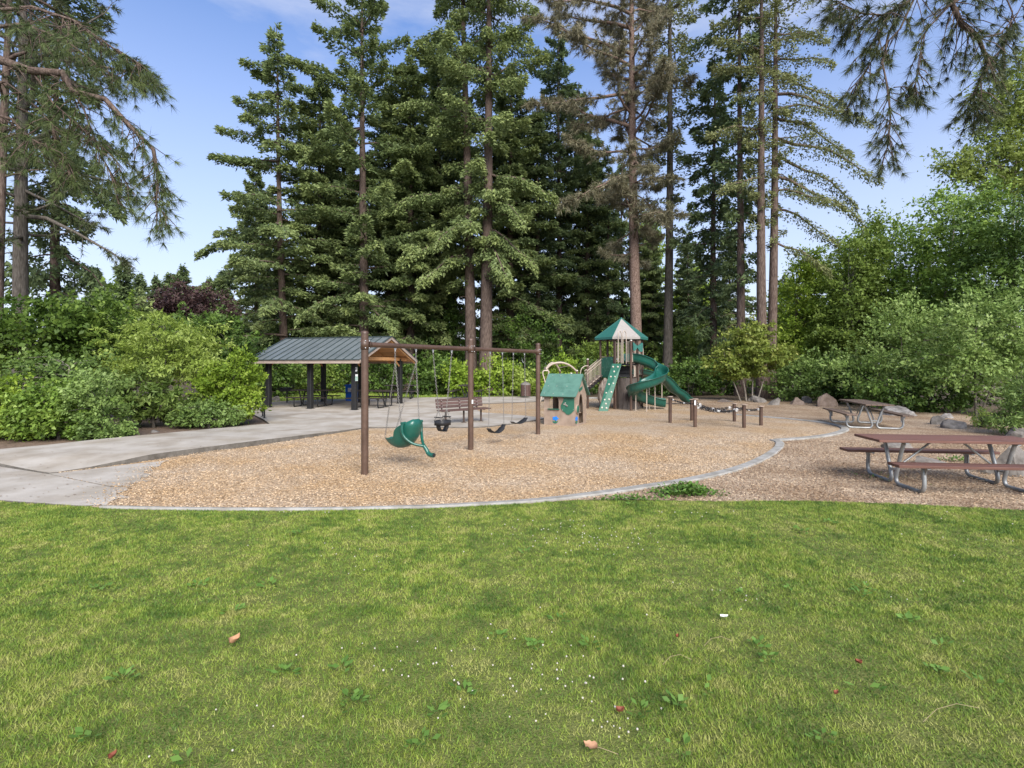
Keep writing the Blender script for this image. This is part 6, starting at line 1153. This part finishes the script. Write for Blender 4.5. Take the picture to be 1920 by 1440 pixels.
for px, D, z_ in ((1081.7, 22.2, 1.68), (1102, 23.1, 2.17), (1071, 22.9, 1.55)): q = Vector((X(px, D), D, 0)) - T0; short_post(q.x, q.y, z_)
hoop([A(1088, 702, 22.7) - T0, A(1090, 692, 22.7) - T0, A(1096, 686.5, 22.75) - T0, A(1103, 686, 22.8) - T0])
ar = thing('arch_climber', 'tan overhead arch with rungs and hanging loop pole behind the playhouse', 'climber', (X(1050, 22.2), 22.2, 0))
O_ = Vector((X(1050, 22.2), 22.2, 0))
a1 = smooth_pts([A(1024, 692, 21.9) - O_, A(1033, 684, 21.9) - O_, A(1043, 680.5, 21.9) - O_, A(1053, 680, 21.9) - O_, A(1064, 683, 22) - O_, A(1073, 688.5, 22.1) - O_, A(1081, 696, 22.2) - O_], 4)
a2 = smooth_pts([A(1024.5, 691, 22.1) - O_, A(1029, 684, 22.3) - O_, A(1036, 680, 22.6) - O_, A(1041, 682, 22.9) - O_, A(1046, 688, 23.1) - O_, A(1050, 696, 23.2) - O_], 4)
MB().tube(a1, .042, 8).build('arch_rail', 'tan_metal', ar); MB().tube(a2, .036, 8).build('arch_rail', 'tan_metal', ar)
for i, j in ((6, 5), (10, 9), (14, 13), (18, 17)): MB().tube([a1[i], a2[min(j, len(a2) - 1)]], .016, 6).build('rung', 'tan_metal', ar)
MB().box(A(1024, 691, 22) - O_, (.10, .22, .14), .3).build('socket', 'tan_metal', ar)
lpz = [A(1012.5, 760, 21.9) - O_, A(1016, 742, 21.9) - O_, A(1022.5, 721, 21.9) - O_, A(1018, 702, 21.9) - O_, A(1018.5, 696, 21.9) - O_, A(1023, 695, 21.9) - O_, A(1028.5, 696, 21.9) - O_, A(1028.5, 701, 21.9) - O_, A(1023, 718, 21.95) - O_]
lpz[0].z = -.04; lpz[0].x -= .1
MB().tube(smooth_pts(lpz, 4), .026, 8).build('loop_pole', 'tan_metal', ar)
MB().cyl(A(1081, 697, 22.2) - O_ + Vector((0.02, 0.02, .05)), (A(1081, 697, 22.2) - O_).xy.to_3d() + Vector((0.02, .02, -.04)), .05, 10).build('post', 'brown_metal', ar)
MB().cyl((a2[-1]).xy.to_3d() + Vector((0, 0, -.04)), a2[-1], .05, 10).build('post', 'brown_metal', ar)
# a small disc spinner seen between the swing post and the playhouse
# ------------------------------------------------------------------ chain net crossing
nb = thing('chain_net', 'sagging black and white chain net slung between six short brown posts', 'climbing net', (0, 0, 0))
NP = [((1256.5, 792.7), .86), ((1297, 788.5), .72), ((1303.3, 800.6), .86), ((1376.9, 790.2), .60), ((1395, 802), .70), ((1426.9, 797.5), .60)]
tops = []
for (px, py), h_ in NP:
    g = G(px, py); po = MB().cyl((g.x, g.y, -.06), (g.x, g.y, h_), .056, 14).build('post', 'brown_metal', nb)
    MB().lathe((g.x, g.y, h_), [(.098, 0), (.10, .012), (.09, .022), (0, .026)], 16).build('cap', 'cap_metal' if False else 'tan_plastic', po); tops.append(Vector((g.x, g.y, h_)))
g = tops[2]; MB().box((g.x - .018, g.y - .057, .76), (.045, .004, .15)).build('warning_label', 'white_paint', nb)
def sag(p, q, s, n_=16): return [p.lerp(q, i / n_) - Vector((0, 0, s * 4 * (i / n_) * (1 - i / n_))) for i in range(n_ + 1)]
def net_chain(p, q, s):
    pts = sag(p, q, s); Ln = sum((a - b).length for a, b in zip(pts[:-1], pts[1:])); n_ = max(3, int(Ln / .062)); bk_, wh_ = MB(), MB()
    for i in range(n_):
        u = (i + .5) / n_ * 16; k = min(int(u), 15); c = pts[k].lerp(pts[k + 1], u - k); d, s_, u_ = basis(pts[k + 1] - pts[k]); side = s_ if i % 2 else u_
        lp_ = [c + d * (.042 * math.cos(a)) + side * (.020 * math.sin(a)) for a in [2 * PI * j / 8 for j in range(9)]]; (wh_ if i % 9 == 2 else bk_).tube(lp_, .0085, 4, caps=False)
    bk_.build('chain', 'rubber_black', nb)
    if wh_.v: tag(wh_.build('chain', 'white_paint', nb), kind='stuff')
dn = lambda p, z_: p - Vector((0, 0, z_))
for off_, sg in ((.06, .20), (.12, .17)): net_chain(dn(tops[2], off_), dn(tops[4], off_), sg)
for off_, sg in ((.06, .16), (.12, .14)): net_chain(dn(tops[1], off_), dn(tops[3], off_), sg)
net_chain(dn(tops[0], .06), dn(tops[1], .12), .04); net_chain(dn(tops[0], .06), dn(tops[2], .14), .05); net_chain(dn(tops[5], .06), dn(tops[3], .10), .06); net_chain(dn(tops[5], .06), dn(tops[4], .12), .06)
for q in (.2, .35, .5, .65, .8):
    a = sag(dn(tops[2], .12), dn(tops[4], .12), .17)[int(q * 16)]; b = sag(dn(tops[1], .12), dn(tops[3], .12), .14)[int(q * 16)]; net_chain(a, b, .03)
net_chain(tops[1].lerp(tops[2], .5) - Vector((0, 0, .2)), tops[3].lerp(tops[4], .5) - Vector((0, 0, .12)), .16)
# ------------------------------------------------------------------ boulders
def boulder(px, py, wpx, hpx, m, seed, label, dep=None, asp=0.8):
    D = F * CH / (py - HY); k = D / F; hw, hh = wpx * k / 2, hpx * k; rr = np.random.RandomState(seed); bm = bmesh.new(); bmesh.ops.create_icosphere(bm, subdivisions=4, radius=1.0)
    pl_ = [(Vector(rr.randn(3)).normalized(), .48 + .34 * rr.rand()) for _ in range(14)]; sh_ = Vector(rr.rand(3) * 9)
    for v in bm.verts:
        p = v.co.copy()
        for n_, d in pl_:
            e = p.dot(n_) - d
            if e > 0: p -= n_ * e * .97
        p *= 1 + .10 * noise.noise(p * 1.7 + sh_) + .045 * noise.noise(p * 5 + sh_) + .02 * noise.noise(p * 13 + sh_); v.co = p
    zs_ = [v.co.z for v in bm.verts]; xs_ = [v.co.x for v in bm.verts]; mz, mxx = max(zs_), max(abs(x_) for x_ in xs_)
    for v in bm.verts: v.co = Vector((v.co.x / mxx * hw, v.co.y * hw * asp, (v.co.z / mz) * hh if v.co.z > 0 else v.co.z * hh * .25 - .01))
    me = bpy.data.meshes.new('boulder'); bm.to_mesh(me); bm.free(); me.materials.append(MATS[m])
    o = put('boulder', me, None, (X(px, D), D + hw * asp * .55, -0.03), (0, 0, 0)); me.polygons.foreach_set('use_smooth', [False] * len(me.polygons)); return tag(o, label, 'boulder', 'boulders edging the clearing')
boulder(1428, 754.5, 31, 14, 'boulder_grey', 1, 'flat topped grey boulder right of the small yellow maple')
boulder(1454, 759.5, 29, 15, 'boulder_grey', 2, 'low grey boulder leaning against the flat topped one')
boulder(1408, 752, 14, 8, 'boulder_grey', 3, 'smallest grey boulder at the foot of the small yellow maple')
boulder(1499, 758.5, 36, 14, 'boulder_brown', 4, 'brown angular boulder in the middle of the far boulder line')
boulder(1515, 754, 22, 12, 'boulder_grey', 5, 'grey boulder tucked behind the brown angular one')
boulder(1555, 762.5, 46, 26, 'boulder_brown', 6, 'biggest far boulder, tan and rounded, beside the far picnic table', asp=.75)
boulder(1696, 779, 62, 18, 'boulder_dark', 7, 'dark boulder flecked with white at the edge of the hollow')
boulder(1764, 796, 30, 18, 'boulder_grey', 8, 'grey boulder touching the long one near the yellow flowered weeds')
boulder(1797, 803.5, 46, 18, 'boulder_grey', 9, 'long grey boulder near the yellow flowered weeds')
boulder(1783, 784, 28, 10, 'boulder_dark', 10, 'dark low boulder behind the pair of grey ones')
boulder(1912, 820, 46, 20, 'boulder_grey', 11, 'pale grey boulder at the picture edge beyond the near table top')
boulder(1915, 893, 104, 62, 'boulder_grey', 12, 'large grey boulder seen through the legs of the near table', asp=.6)
boulder(1752, 870, 78, 17, 'boulder_grey', 13, 'long flat rock seen under the near table top', asp=.4)
boulder(1690, 842, 62, 13, 'boulder_grey', 14, 'flat low rock seen behind the near table bench', asp=.45)
boulder(1362, 754, 40, 7, 'stump_grey', 15, 'low dark stone at the woodland edge left of the small yellow maple', asp=.4)
boulder(517, 752.5, 18, 11, 'boulder_grey', 16, 'pale boulder beside the barbecue grill')
boulder(258, 824, 26, 10, 'boulder_brown', 17, 'flat brown rock in the soil beside the path', asp=.7)
boulder(288, 810, 22, 6, 'boulder_grey', 18, 'small grey rock half buried in the soil bed')
